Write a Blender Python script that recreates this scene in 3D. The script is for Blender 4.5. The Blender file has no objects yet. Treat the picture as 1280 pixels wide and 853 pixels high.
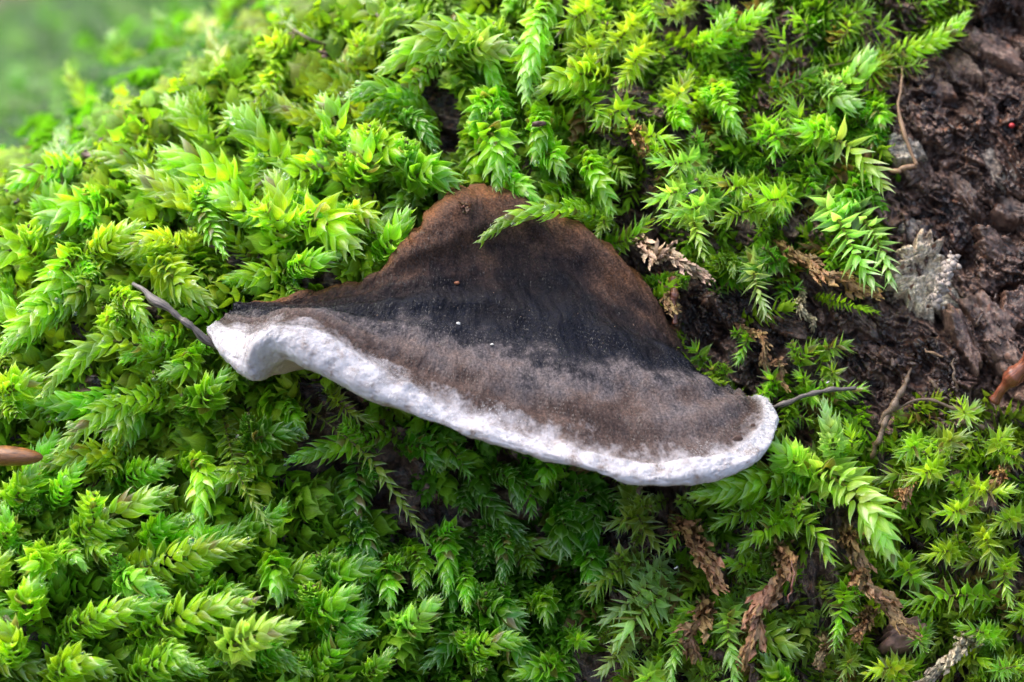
import bpy, math, random
import numpy as np
from mathutils import Matrix, Vector

random.seed(7)
rng = np.random.default_rng(11)
sc = bpy.context.scene
COL = sc.collection

# ------------------------------------------------------------------ camera
PITCH = math.radians(25)
D0 = 35.56                                   # cm to the plane where 100 px of the photo = 1 cm
FWD = np.array((0, math.cos(PITCH), -math.sin(PITCH)))
UPV = np.array((0, math.sin(PITCH), math.cos(PITCH)))
RGT = np.array((1.0, 0, 0))
AIM = np.array((0, 0, 14.0))                 # cm
CAMP = AIM - FWD * D0
cam_d = bpy.data.cameras.new('camera')
cam = bpy.data.objects.new('camera', cam_d)
COL.objects.link(cam)
cam.location = CAMP * .01
cam.rotation_euler = (math.pi / 2 - PITCH, 0, 0)
cam_d.lens = 100
cam_d.sensor_width = 36
cam_d.clip_start = .01
cam_d.clip_end = 200
cam_d.dof.use_dof = True
cam_d.dof.focus_distance = (D0 + .9) * .01
cam_d.dof.aperture_fstop = 16
sc.camera = cam

# ------------------------------------------------------------------ light
SUN_EL, SUN_AZ = 62, -65                     # degrees; azimuth from +Y (away from camera), clockwise
world = bpy.data.worlds.new('World')
sc.world = world
world.use_nodes = True
wn = world.node_tree
for n in list(wn.nodes):
    wn.nodes.remove(n)
sky = wn.nodes.new('ShaderNodeTexSky')
sky.sky_type = 'NISHITA'
sky.sun_disc = False
sky.sun_elevation = math.radians(SUN_EL)
sky.sun_rotation = math.radians(SUN_AZ)
sky.air_density = 1.2
sky.dust_density = 4.0
bg = wn.nodes.new('ShaderNodeBackground')
bg.inputs['Strength'].default_value = .125
wo = wn.nodes.new('ShaderNodeOutputWorld')
wn.links.new(sky.outputs[0], bg.inputs[0])
wn.links.new(bg.outputs[0], wo.inputs[0])
sun_d = bpy.data.lights.new('sun', 'SUN')
sun_d.energy = 1.4
sun_d.angle = math.radians(55)
sun_d.color = (1, .975, .93)
sun = bpy.data.objects.new('sun', sun_d)
COL.objects.link(sun)
az, el = math.radians(SUN_AZ), math.radians(SUN_EL)
to_sun = Vector((math.sin(az) * math.cos(el), math.cos(az) * math.cos(el), math.sin(el)))
sun.rotation_euler = to_sun.to_track_quat('Z', 'Y').to_euler()
sun.location = (0, 0, 2)
sc.view_settings.view_transform = 'Standard'
sc.view_settings.look = 'None'
sc.view_settings.gamma = 1
sc.view_settings.exposure = 1.98
sc.render.engine = 'CYCLES'
sc.cycles.max_bounces = 10
sc.cycles.diffuse_bounces = 4
sc.cycles.transmission_bounces = 8
sc.cycles.glossy_bounces = 3
sc.cycles.transparent_max_bounces = 6
sc.cycles.use_denoising = True


# ------------------------------------------------------------------ helpers
def cr(a, b):
    return np.array((a[1] * b[2] - a[2] * b[1], a[2] * b[0] - a[0] * b[2], a[0] * b[1] - a[1] * b[0]))


def smooth(a, b, x):
    t = np.clip((np.asarray(x, float) - a) / (b - a), 0, 1)
    return t * t * (3 - 2 * t)


def _hash(i, j, k):
    n = (i.astype(np.int64) * 374761393 + j.astype(np.int64) * 668265263 + k.astype(np.int64) * 2147483647) & 0xffffffff
    n = ((n ^ (n >> 13)) * 1274126177) & 0xffffffff
    n = ((n ^ (n >> 16)) * 2246822519) & 0xffffffff
    return ((n ^ (n >> 15)) & 0xffffff) / float(0xffffff)


def vnoise(x, y, z=None):
    x = np.asarray(x, float)
    y = np.asarray(y, float)
    z = np.zeros_like(x) if z is None else np.asarray(z, float) + np.zeros_like(x)
    xi, yi, zi = np.floor(x), np.floor(y), np.floor(z)
    u, v, w = x - xi, y - yi, z - zi
    u, v, w = u * u * (3 - 2 * u), v * v * (3 - 2 * v), w * w * (3 - 2 * w)
    r = 0
    for a in (0, 1):
        for b in (0, 1):
            for c in (0, 1):
                r = r + _hash(xi + a, yi + b, zi + c) * (u if a else 1 - u) * (v if b else 1 - v) * (w if c else 1 - w)
    return r * 2 - 1


def fbm(x, y, z=None, o=4, g=.5):
    r, a, s = 0, 1.0, 0
    for i in range(o):
        r = r + a * vnoise(np.asarray(x) * 2 ** i + 17 * i, np.asarray(y) * 2 ** i + 31 * i, z)
        s += a
        a *= g
    return r / s


def voronoi(x, y, seed=0):
    """distance to nearest and second nearest point, random value of the nearest cell"""
    xi, yi = np.floor(x), np.floor(y)
    d1 = np.full_like(x, 9.)
    d2 = np.full_like(x, 9.)
    cid = np.zeros_like(x)
    for a in (-1, 0, 1):
        for b in (-1, 0, 1):
            cx, cy = xi + a, yi + b
            s = np.full_like(cx, seed)
            px = cx + _hash(cx, cy, s)
            py = cy + _hash(cx, cy, s + 1)
            d = np.hypot(px - x, py - y)
            h = _hash(cx, cy, s + 2)
            near = d < d1
            d2 = np.where(near, d1, np.minimum(d2, d))
            cid = np.where(near, h, cid)
            d1 = np.where(near, d, d1)
    return d1, d2, cid


def W(px, py, dz):
    """photo pixel + distance behind the D0 plane (cm) -> world point in cm"""
    px, py, dz = np.asarray(px, float), np.asarray(py, float), np.asarray(dz, float)
    k = (D0 + dz) / D0
    x = (px - 640) / 100 * k
    y = (426.5 - py) / 100 * k
    return CAMP + FWD * (D0 + dz)[..., None] + RGT * x[..., None] + UPV * y[..., None]


def log_dz(px, py):
    """depth of the log's flank: leans back towards the top, rolls away at the upper edge"""
    px, py = np.asarray(px, float), np.asarray(py, float)
    d = 2.0 + np.where(py < 430, .27, .16) * (430 - py) / 100
    e = np.clip(((430 - px) * .55 + (235 - py)) / 100, 0, 20)
    d = d + .22 * e ** 1.6 + 14 * np.clip(e - 2.25, 0, 9) ** 1.7
    e2 = np.clip((-120 - py) / 100, 0, 20)
    d = d + .3 * e2 ** 1.5
    e3 = np.clip((px - 1350) / 100, 0, 20)
    d = d + .15 * e3 ** 1.5
    d = d + .25 * vnoise(px / 190, py / 190)
    # moss-covered bulge towards the viewer low down, hollow under the shelf
    d = d + .55 * np.exp(-(((px - 600) / 230) ** 2 + ((py - 660) / 120) ** 2))
    return np.minimum(d, 85 + .5 * e)


def new_mesh(name, verts, faces, mat, parent=None, smoothed=True, uv=None, attrs=None, cols=None, scale=.01):
    me = bpy.data.meshes.new(name)
    v = np.asarray(verts, float) * scale
    f = faces if isinstance(faces, np.ndarray) else None
    if f is not None:
        n, k = f.shape
        me.vertices.add(len(v))
        me.vertices.foreach_set('co', v.ravel())
        me.loops.add(n * k)
        me.loops.foreach_set('vertex_index', f.ravel().astype(np.int32))
        me.polygons.add(n)
        me.polygons.foreach_set('loop_start', np.arange(0, n * k, k, dtype=np.int32))
        me.polygons.foreach_set('loop_total', np.full(n, k, np.int32))
        me.update(calc_edges=True)
    else:
        me.from_pydata([tuple(p) for p in v], [], [tuple(q) for q in faces])
    if smoothed:
        me.polygons.foreach_set('use_smooth', np.ones(len(me.polygons), bool))
    if uv is not None:
        lay = me.uv_layers.new(name='UVMap')
        li = np.empty(len(me.loops), np.int32)
        me.loops.foreach_get('vertex_index', li)
        lay.data.foreach_set('uv', np.asarray(uv, float)[li].ravel())
    for k_, a in (attrs or {}).items():
        at = me.attributes.new(k_, 'FLOAT', 'POINT')
        at.data.foreach_set('value', np.asarray(a, float).ravel())
    for k_, a in (cols or {}).items():
        at = me.attributes.new(k_, 'FLOAT_COLOR', 'POINT')
        a = np.asarray(a, float)
        at.data.foreach_set('color', np.c_[a, np.ones(len(a))].ravel())
    me.materials.append(mat)
    return me


def link(name, me, parent=None, loc=None):
    o = bpy.data.objects.new(name, me)
    COL.objects.link(o)
    if parent is not None:
        o.parent = parent
    if loc is not None:
        o.location = loc
    return o


def tag(o, label=None, cat=None, group=None, kind=None):
    if label:
        o['label'] = label
    if cat:
        o['category'] = cat
    if group:
        o['group'] = group
    if kind:
        o['kind'] = kind
    return o


def grid_faces(nu, nv, off=0):
    i, j = np.meshgrid(np.arange(nu - 1), np.arange(nv - 1), indexing='ij')
    a = (i * nv + j).ravel()
    return np.c_[a, a + 1, a + nv + 1, a + nv] + off


def catmull(P, t):
    """P: (n,k) control points, t in [0,n-1]"""
    P = np.asarray(P, float)
    n = len(P)
    t = np.clip(np.asarray(t, float), 0, n - 1 - 1e-9)
    i = np.floor(t).astype(int)
    f = (t - i)[:, None]
    ex = np.vstack([2 * P[0] - P[1], P, 2 * P[-1] - P[-2]])
    p0, p1, p2, p3 = ex[i], ex[i + 1], ex[i + 2], ex[i + 3]
    return .5 * (2 * p1 + (p2 - p0) * f + (2 * p0 - 5 * p1 + 4 * p2 - p3) * f ** 2 + (3 * p1 - p0 - 3 * p2 + p3) * f ** 3)


# ------------------------------------------------------------------ materials
def mat_new(name):
    m = bpy.data.materials.new(name)
    m.use_nodes = True
    nt = m.node_tree
    for n in list(nt.nodes):
        nt.nodes.remove(n)
    out = nt.nodes.new('ShaderNodeOutputMaterial')

    def N(t, **kw):
        n = nt.nodes.new(t)
        for k, v in kw.items():
            if k.startswith('_'):
                n.inputs[k[1:].replace('_', ' ')].default_value = v
            else:
                setattr(n, k, v)
        return n

    def L(a, b):
        nt.links.new(a, b)
    return m, N, L, out


def ramp(N, stops, interp='LINEAR'):
    r = N('ShaderNodeValToRGB')
    e = r.color_ramp.elements
    r.color_ramp.interpolation = interp
    while len(e) < len(stops):
        e.new(.5)
    for q, (p, c) in zip(e, stops):
        q.position = p
        q.color = (*c, 1) if len(c) == 3 else c
    return r


def mix(N, L, fac, a, b, mode='MIX'):
    m = N('ShaderNodeMix', data_type='RGBA', blend_type=mode)
    for s, v in ((m.inputs[0], fac), (m.inputs[6], a), (m.inputs[7], b)):
        if hasattr(v, 'is_linked'):
            L(v, s)
        else:
            s.default_value = v if isinstance(v, (int, float)) else (*v, 1)
    return m.outputs[2]


def leaf_material(name, dead=False, from_attr=False):
    m, N, L, out = mat_new(name)
    uv = N('ShaderNodeUVMap')
    sep = N('ShaderNodeSeparateXYZ')
    L(uv.outputs[0], sep.inputs[0])
    info = N('ShaderNodeObjectInfo')
    if from_attr:
        at = N('ShaderNodeAttribute', attribute_name='tint')
        tint = at.outputs['Color']
        rnd = at.outputs['Alpha']
    else:
        tint = info.outputs['Color']
    # hue and value drift from leaf to leaf
    geo = N('ShaderNodeNewGeometry')
    nz = N('ShaderNodeTexNoise', _Scale=240.0, _Detail=3.0)
    L(geo.outputs['Position'], nz.inputs['Vector'])
    hsv = N('ShaderNodeHueSaturation', _Saturation=1.0)
    mr = N('ShaderNodeMapRange', _From_Min=.25, _From_Max=.75, _To_Min=.6 if not dead else .45, _To_Max=1.4 if not dead else 1.5)
    L(nz.outputs['Fac'], mr.inputs['Value'])
    mr2 = N('ShaderNodeMapRange', _To_Min=.482, _To_Max=.518)
    if not from_attr:
        L(info.outputs['Random'], mr2.inputs['Value'])
        L(mr2.outputs[0], hsv.inputs['Hue'])
    L(mr.outputs[0], hsv.inputs['Value'])
    L(tint, hsv.inputs['Color'])
    # leaf base warmer, tip pale and thin
    along = ramp(N, [(0, (.95, .86, .5)), (.3, (1, 1, 1)), (.72, (1.0, 1.0, 1.1)), (1, (1.1, 1.1, 1.5))] if not dead else
                 [(0, (.6, .55, .5)), (.5, (1, 1, 1)), (1, (1.5, 1.5, 1.5))])
    L(sep.outputs['Y'], along.inputs[0])
    c1 = mix(N, L, 1.0, hsv.outputs[0], along.outputs[0], 'MULTIPLY')
    if not dead:
        tipf = N('ShaderNodeMapRange', _From_Min=.5, _From_Max=.95, _To_Min=0.0, _To_Max=.78 if not from_attr else .35, clamp=True, interpolation_type='SMOOTHSTEP')
        L(sep.outputs['Y'], tipf.inputs['Value'])
        ed = N('ShaderNodeMath', operation='SUBTRACT')
        L(sep.outputs['X'], ed.inputs[0])
        ed.inputs[1].default_value = .5
        ea = N('ShaderNodeMath', operation='ABSOLUTE')
        L(ed.outputs[0], ea.inputs[0])
        ef = N('ShaderNodeMapRange', _From_Min=.36, _From_Max=.5, _To_Min=0.0, _To_Max=.4, clamp=True)
        L(ea.outputs[0], ef.inputs['Value'])
        fm = N('ShaderNodeMath', operation='MAXIMUM')
        L(tipf.outputs[0], fm.inputs[0])
        L(ef.outputs[0], fm.inputs[1])
        c1 = mix(N, L, fm.outputs[0], c1, (.66, .78, .42) if not from_attr else (.24, .42, .07))  # clear pale tip and margin, strengthened to paint in highlights too
    # fine lengthwise pleats
    wv = N('ShaderNodeTexNoise', _Scale=1.0, _Detail=2.0)
    mp = N('ShaderNodeMapping')
    mp.inputs['Scale'].default_value = (34, 2.2, 1)
    L(uv.outputs[0], mp.inputs[0])
    if not from_attr:
        cmb = N('ShaderNodeCombineXYZ')
        ml = N('ShaderNodeMath', operation='MULTIPLY')
        ml.inputs[1].default_value = 50
        L(info.outputs['Random'], ml.inputs[0])
        L(ml.outputs[0], cmb.inputs[0])
        L(cmb.outputs[0], mp.inputs['Location'])
    L(mp.outputs[0], wv.inputs['Vector'])
    st = ramp(N, [(.32, (.72, .75, .65)), (.68, (1.26, 1.22, 1.5))])
    L(wv.outputs['Fac'], st.inputs[0])
    col = mix(N, L, 1.0, c1, st.outputs[0], 'MULTIPLY')
    bump = N('ShaderNodeBump', _Strength=.55, _Distance=.00012)
    L(wv.outputs['Fac'], bump.inputs['Height'])
    p = N('ShaderNodeBsdfPrincipled', _Roughness=.34 if not dead else .5)
    p.inputs['IOR'].default_value = 1.45
    p.inputs['Specular IOR Level'].default_value = .75 if not from_attr else .3
    if not dead:
        p.inputs['Coat Weight'].default_value = 1.0 if not from_attr else .12
        p.inputs['Coat IOR'].default_value = 1.55
        p.inputs['Coat Roughness'].default_value = .1
    L(col, p.inputs['Base Color'])
    L(bump.outputs[0], p.inputs['Normal'])
    tr = N('ShaderNodeBsdfTranslucent')
    tc = mix(N, L, 1.0, col, (1.12, 1.32, .5) if not dead else (1.1, .95, .8), 'MULTIPLY')
    L(tc, tr.inputs['Color'])
    L(bump.outputs[0], tr.inputs['Normal'])
    ms = N('ShaderNodeMixShader')
    ms.inputs[0].default_value = .62 if not dead else .25
    L(p.outputs[0], ms.inputs[1])
    L(tr.outputs[0], ms.inputs[2])
    if dead or from_attr:
        L(ms.outputs[0], out.inputs[0])
    else:                                       # one cell thick: some light goes straight through
        tp = N('ShaderNodeBsdfTransparent')
        tp.inputs['Color'].default_value = (.72, .95, .38, 1)
        ms2 = N('ShaderNodeMixShader')
        ms2.inputs[0].default_value = .2
        L(ms.outputs[0], ms2.inputs[1])
        L(tp.outputs[0], ms2.inputs[2])
        L(ms2.outputs[0], out.inputs[0])
    return m


M_LEAF = leaf_material('moss_leaf')
M_DEAD = leaf_material('dead_moss_leaf', dead=True)
M_CARPET = leaf_material('moss_carpet_leaf', from_attr=True)


def simple_wood(name, dark, light, rough=.45, scale=900, stretch=(1, 1, 1), coat=.2):
    m, N, L, out = mat_new(name)
    tc = N('ShaderNodeTexCoord')
    mp = N('ShaderNodeMapping')
    mp.inputs['Scale'].default_value = stretch
    L(tc.outputs['UV'], mp.inputs[0])
    nz = N('ShaderNodeTexNoise', _Scale=scale, _Detail=5.0, _Roughness=.65)
    L(mp.outputs[0], nz.inputs['Vector'])
    r = ramp(N, [(.38, dark), (.64, light)])
    L(nz.outputs['Fac'], r.inputs[0])
    b = N('ShaderNodeBump', _Strength=.6, _Distance=.0002)
    L(nz.outputs['Fac'], b.inputs['Height'])
    p = N('ShaderNodeBsdfPrincipled', _Roughness=rough)
    p.inputs['Coat Weight'].default_value = coat
    p.inputs['Coat Roughness'].default_value = .2
    L(r.outputs[0], p.inputs['Base Color'])
    L(b.outputs[0], p.inputs['Normal'])
    L(p.outputs[0], out.inputs[0])
    return m


M_STEM = simple_wood('moss_stem', (.05, .04, .012), (.16, .13, .03), scale=14, stretch=(3, 8, 1))
M_STEM_DEAD = simple_wood('dead_stem', (.05, .022, .01), (.2, .1, .045), scale=14, stretch=(3, 8, 1))
M_TWIG = simple_wood('grey_twig', (.006, .005, .006), (.16, .125, .11), scale=4, stretch=(4, 1.6, 1), rough=.5)
M_REDTWIG = simple_wood('red_brown_twig', (.06, .012, .006), (.28, .085, .04), scale=5, stretch=(6, 1.2, 1), rough=.3, coat=.5)
M_ROOT = simple_wood('rootlet', (.08, .035, .015), (.42, .24, .12), scale=9, stretch=(4, 9, 1))
M_DARKROOT = simple_wood('dark_rootlet', (.025, .014, .009), (.2, .12, .06), scale=9, stretch=(4, 9, 1))
M_OCHRE = simple_wood('ochre_bud_scale', (.035, .012, .005), (.3, .11, .025), scale=3, stretch=(1.5, 6, 1), rough=.4)


def bark_material(name, kind):
    m, N, L, out = mat_new(name)
    geo = N('ShaderNodeNewGeometry')
    n1 = N('ShaderNodeTexNoise', _Scale=85.0, _Detail=6.0, _Roughness=.62)
    n2 = N('ShaderNodeTexNoise', _Scale=520.0, _Detail=5.0, _Roughness=.7)
    n3 = N('ShaderNodeTexNoise', _Scale=2600.0, _Detail=3.0, _Roughness=.7)
    vo = N('ShaderNodeTexVoronoi', _Scale=1400.0)
    for n in (n1, n2, n3, vo):
        L(geo.outputs['Position'], n.inputs['Vector'])
    info = N('ShaderNodeObjectInfo')
    stops = {
        'log': [(.34, (.005, .0035, .004)), (.43, (.022, .011, .009)), (.50, (.075, .038, .026)), (.57, (.17, .10, .072)), (.70, (.34, .245, .185))],
        'plate': [(.3, (.010, .006, .005)), (.42, (.045, .024, .017)), (.52, (.115, .065, .047)), (.70, (.27, .19, .145))],
        'pale': [(.28, (.035, .022, .017)), (.42, (.15, .11, .085)), (.55, (.33, .28, .22)), (.75, (.5, .46, .4))],
        'flake': [(.32, (.04, .02, .012)), (.40, (.2, .13, .085)), (.46, (.46, .36, .26)), (.6, (.62, .52, .39)), (.75, (.7, .63, .52))],
    }[kind]
    mx = N('ShaderNodeMix', data_type='FLOAT')
    mx.inputs[0].default_value = .62
    L(n1.outputs['Fac'], mx.inputs[2])
    L(n2.outputs['Fac'], mx.inputs[3])
    r = ramp(N, stops)
    L(mx.outputs[0], r.inputs[0])
    g = ramp(N, [(.33, (.4, .38, .38)), (.5, (1, 1, 1)), (.67, (1.9, 1.8, 1.7))])
    L(n3.outputs['Fac'], g.inputs[0])
    c = mix(N, L, 1.0, r.outputs[0], g.outputs[0], 'MULTIPLY')
    # rusty grains
    vr = ramp(N, [(.86, (0, 0, 0)), (.9, (1, 1, 1))])
    L(vo.outputs['Color'], vr.inputs[0])
    c = mix(N, L, vr.outputs[0], c, (.2, .085, .045) if kind != 'pale' else (.3, .2, .14))
    if kind == 'plate':
        hs = N('ShaderNodeHueSaturation')
        mr = N('ShaderNodeMapRange', _To_Min=.55, _To_Max=1.5)
        L(info.outputs['Random'], mr.inputs['Value'])
        L(mr.outputs[0], hs.inputs['Value'])
        L(c, hs.inputs['Color'])
        c = hs.outputs[0]
    b1 = N('ShaderNodeBump', _Strength=.9, _Distance=.0006)
    L(n2.outputs['Fac'], b1.inputs['Height'])
    b2 = N('ShaderNodeBump', _Strength=.8, _Distance=.00018)
    L(n3.outputs['Fac'], b2.inputs['Height'])
    L(b1.outputs[0], b2.inputs['Normal'])
    p = N('ShaderNodeBsdfPrincipled')
    p.inputs['Specular IOR Level'].default_value = .55
    rr = N('ShaderNodeMapRange', _From_Min=.35, _From_Max=.65, _To_Min=.14 if kind not in ('pale', 'flake') else .5, _To_Max=.7 if kind not in ('pale', 'flake') else .85)
    L(n1.outputs['Fac'], rr.inputs['Value'])
    L(rr.outputs[0], p.inputs['Roughness'])
    L(c, p.inputs['Base Color'])
    L(b2.outputs[0], p.inputs['Normal'])
    L(p.outputs[0], out.inputs[0])
    return m


M_LOG = bark_material('wet_rotten_bark', 'log')
M_PLATE = bark_material('bark_plate', 'plate')
M_PALE = bark_material('pale_bark', 'pale')


def fungus_material():
    m, N, L, out = mat_new('fungus_flesh')
    uv = N('ShaderNodeUVMap')
    z = N('ShaderNodeAttribute', attribute_name='zone')
    geo = N('ShaderNodeNewGeometry')

    def streak(sx, sy, detail=4.0):
        mp = N('ShaderNodeMapping')
        mp.inputs['Scale'].default_value = (sx, sy, 1)
        L(uv.outputs[0], mp.inputs[0])
        n = N('ShaderNodeTexNoise', _Scale=1.0, _Detail=detail, _Roughness=.65)
        L(mp.outputs[0], n.inputs['Vector'])
        return n.outputs['Fac']
    def cloud(sc_):
        n = N('ShaderNodeTexNoise', _Scale=sc_, _Detail=4.0, _Roughness=.6)
        L(geo.outputs['Position'], n.inputs['Vector'])
        return n.outputs['Fac']
    big = cloud(95.0)
    mid = cloud(420.0)
    rad = streak(26, 10)
    grain = N('ShaderNodeTexNoise', _Scale=3800.0, _Detail=3.0)
    L(geo.outputs['Position'], grain.inputs['Vector'])
    blot = N('ShaderNodeTexNoise', _Scale=260.0, _Detail=5.0, _Roughness=.7)
    L(geo.outputs['Position'], blot.inputs['Vector'])
    nap = N('ShaderNodeTexNoise', _Scale=1900.0, _Detail=5.0, _Roughness=.7)
    L(geo.outputs['Position'], nap.inputs['Vector'])
    zf = N('ShaderNodeMapRange', _From_Min=.5, _From_Max=.8, _To_Min=.1, _To_Max=.6, clamp=True)
    L(z.outputs['Fac'], zf.inputs['Value'])
    fm = N('ShaderNodeMix', data_type='FLOAT')
    L(zf.outputs[0], fm.inputs[0])
    L(nap.outputs['Fac'], fm.inputs[2])
    L(rad, fm.inputs[3])
    fine = fm.outputs[0]

    def madd(a, f, b):
        q = N('ShaderNodeMath', operation='MULTIPLY_ADD')
        L(a, q.inputs[0])
        q.inputs[1].default_value = f
        L(b, q.inputs[2])
        return q.outputs[0]

    def off(a, o):
        q = N('ShaderNodeMath', operation='ADD')
        L(a, q.inputs[0])
        q.inputs[1].default_value = o
        return q.outputs[0]
    t = madd(off(big, -.5), .46, z.outputs['Fac'])
    t = madd(off(mid, -.5), .22, t)
    t = madd(off(blot.outputs['Fac'], -.5), .40, t)
    t = madd(off(fine, -.5), .08, t)
    half = N('ShaderNodeMath', operation='MULTIPLY')
    L(t, half.inputs[0])
    half.inputs[1].default_value = .5
    cap = ramp(N, [(0, (.13, .055, .025)), (.06, (.085, .044, .028)), (.115, (.055, .032, .024)), (.165, (.018, .0115, .0115)),
                   (.22, (.006, .005, .007)), (.31, (.0035, .0045, .0095)), (.345, (.022, .020, .024)), (.375, (.080, .068, .070)), (.42, (.082, .061, .056)),
                   (.46, (.050, .032, .027)), (.53, (.066, .044, .036))])
    L(half.outputs[0], cap.inputs[0])
    sr = ramp(N, [(.3, (.5, .48, .48)), (.5, (.95, .93, .92)), (.72, (1.6, 1.55, 1.55))])
    L(fine, sr.inputs[0])
    c = mix(N, L, 1.0, cap.outputs[0], sr.outputs[0], 'MULTIPLY')
    gr = ramp(N, [(.3, (.6, .6, .62)), (.7, (1.4, 1.38, 1.35))])
    L(grain.outputs['Fac'], gr.inputs[0])
    c = mix(N, L, 1.0, c, gr.outputs[0], 'MULTIPLY')
    # white growing margin, ragged inner border
    zb = madd(off(blot.outputs['Fac'], -.5), .42, z.outputs['Fac'])
    zb = madd(off(mid, -.5), .10, zb)
    zb = madd(off(fine, -.5), .12, zb)
    rim = ramp(N, [(0, (0, 0, 0)), (1, (1, 1, 1))])
    mr = N('ShaderNodeMapRange', _From_Min=.95, _From_Max=1.10, clamp=True)
    L(zb, mr.inputs['Value'])
    wb = ramp(N, [(.33, (.15, .105, .085)), (.41, (.28, .245, .24)), (.48, (.36, .335, .35)), (.68, (.45, .43, .455))])
    bl2 = N('ShaderNodeTexNoise', _Scale=430.0, _Detail=6.0, _Roughness=.72)
    L(geo.outputs['Position'], bl2.inputs['Vector'])
    L(bl2.outputs['Fac'], wb.inputs[0])
    under = N('ShaderNodeMapRange', _From_Min=1.33, _From_Max=1.62, clamp=True)
    L(z.outputs['Fac'], under.inputs['Value'])
    wc = mix(N, L, under.outputs[0], wb.outputs[0], (.34, .28, .22))
    c = mix(N, L, mr.outputs[0], c, wc)
    b1 = N('ShaderNodeBump', _Strength=.75, _Distance=.0003)
    L(fine, b1.inputs['Height'])
    bs = N('ShaderNodeMapRange', _To_Min=.75, _To_Max=.5)
    L(mr.outputs[0], bs.inputs['Value'])
    L(bs.outputs[0], b1.inputs['Strength'])
    b2 = N('ShaderNodeBump', _Strength=.5, _Distance=.0001)
    L(grain.outputs['Fac'], b2.inputs['Height'])
    L(b1.outputs[0], b2.inputs['Normal'])
    p = N('ShaderNodeBsdfPrincipled')
    ro = N('ShaderNodeMapRange', _From_Min=.3, _From_Max=.7, _To_Min=.42, _To_Max=.85)
    L(fine, ro.inputs['Value'])
    L(ro.outputs[0], p.inputs['Roughness'])
    p.inputs['Specular IOR Level'].default_value = .1
    p.inputs['Sheen Weight'].default_value = 0
    p.inputs['Sheen Roughness'].default_value = .5
    p.inputs['Subsurface Radius'].default_value = (1, .7, .5)
    p.inputs['Subsurface Scale'].default_value = .0008
    ss = N('ShaderNodeMath', operation='MULTIPLY')
    L(mr.outputs[0], ss.inputs[0])
    ss.inputs[1].default_value = .35
    L(ss.outputs[0], p.inputs['Subsurface Weight'])
    L(c, p.inputs['Base Color'])
    L(b2.outputs[0], p.inputs['Normal'])
    L(p.outputs[0], out.inputs[0])
    return m


M_FUNGUS = fungus_material()


def plain(name, col, rough=.5, spec=.5, noise=None, coat=0):
    m, N, L, out = mat_new(name)
    p = N('ShaderNodeBsdfPrincipled', _Roughness=rough)
    p.inputs['Specular IOR Level'].default_value = spec
    p.inputs['Coat Weight'].default_value = coat
    geo = N('ShaderNodeNewGeometry')
    nz = N('ShaderNodeTexNoise', _Scale=noise or 1500.0, _Detail=4.0)
    L(geo.outputs['Position'], nz.inputs['Vector'])
    r = ramp(N, [(.3, tuple(c * .6 for c in col)), (.7, tuple(min(1, c * 1.35) for c in col))])
    L(nz.outputs['Fac'], r.inputs[0])
    L(r.outputs[0], p.inputs['Base Color'])
    L(p.outputs[0], out.inputs[0])
    return m


M_INSECT = plain('insect_shell', (.012, .012, .018), .25, coat=.6)
M_MITE = plain('mite_red', (.25, .008, .01), .5)
M_ORANGE = plain('orange_crumb', (.22, .07, .025), .6)
M_WHITEGRAIN = plain('white_grain', (.5, .47, .42), .5)
M_DARKPIT = plain('brown_scab', (.05, .02, .01), .6)
M_PINK = plain('pinkish_wood', (.17, .085, .062), .7, noise=900.0)
M_GROUND = plain('leaf_litter', (.06, .045, .025), .8, noise=14.0)
m, N, L, out = mat_new('clear_water')
g = N('ShaderNodeBsdfGlass', _Roughness=0.0)
g.inputs['IOR'].default_value = 1.4
L(g.outputs[0], out.inputs[0])
M_WATER = m

# fibre felt: colour per fibre
m, N, L, out = mat_new('felt_fibre')
at = N('ShaderNodeAttribute', attribute_name='tint')
p = N('ShaderNodeBsdfPrincipled', _Roughness=.5)
L(at.outputs['Color'], p.inputs['Base Color'])
L(p.outputs[0], out.inputs[0])
M_FELT = m

# ------------------------------------------------------------------ ground and log
gv = [(-6000, -6000, 0), (6000, -6000, 0), (6000, 6000, 0), (-6000, 6000, 0)]
tag(link('ground', new_mesh('ground', gv, [(0, 1, 2, 3)], M_GROUND)), 'brown leaf litter ground the mossy log lies on', kind='structure')

BARK_POLY = [(1210, -60), (1185, 45), (1120, 90), (1105, 150), (1120, 240), (1112, 335), (1050, 345), (985, 350), (900, 345), (845, 330),
             (845, 420), (905, 485), (965, 500), (1055, 490), (1090, 540), (1150, 500), (1220, 505), (1300, 515), (1500, 560), (1700, -60)]


def in_poly(x, y, poly):
    x, y = np.asarray(x, float), np.asarray(y, float)
    r = np.zeros(x.shape, bool)
    n = len(poly)
    for i in range(n):
        x0, y0 = poly[i]
        x1, y1 = poly[(i + 1) % n]
        c = ((y0 > y) != (y1 > y)) & (x < (x1 - x0) * (y - y0) / (y1 - y0 + 1e-9) + x0)
        r ^= c
    return r


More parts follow.
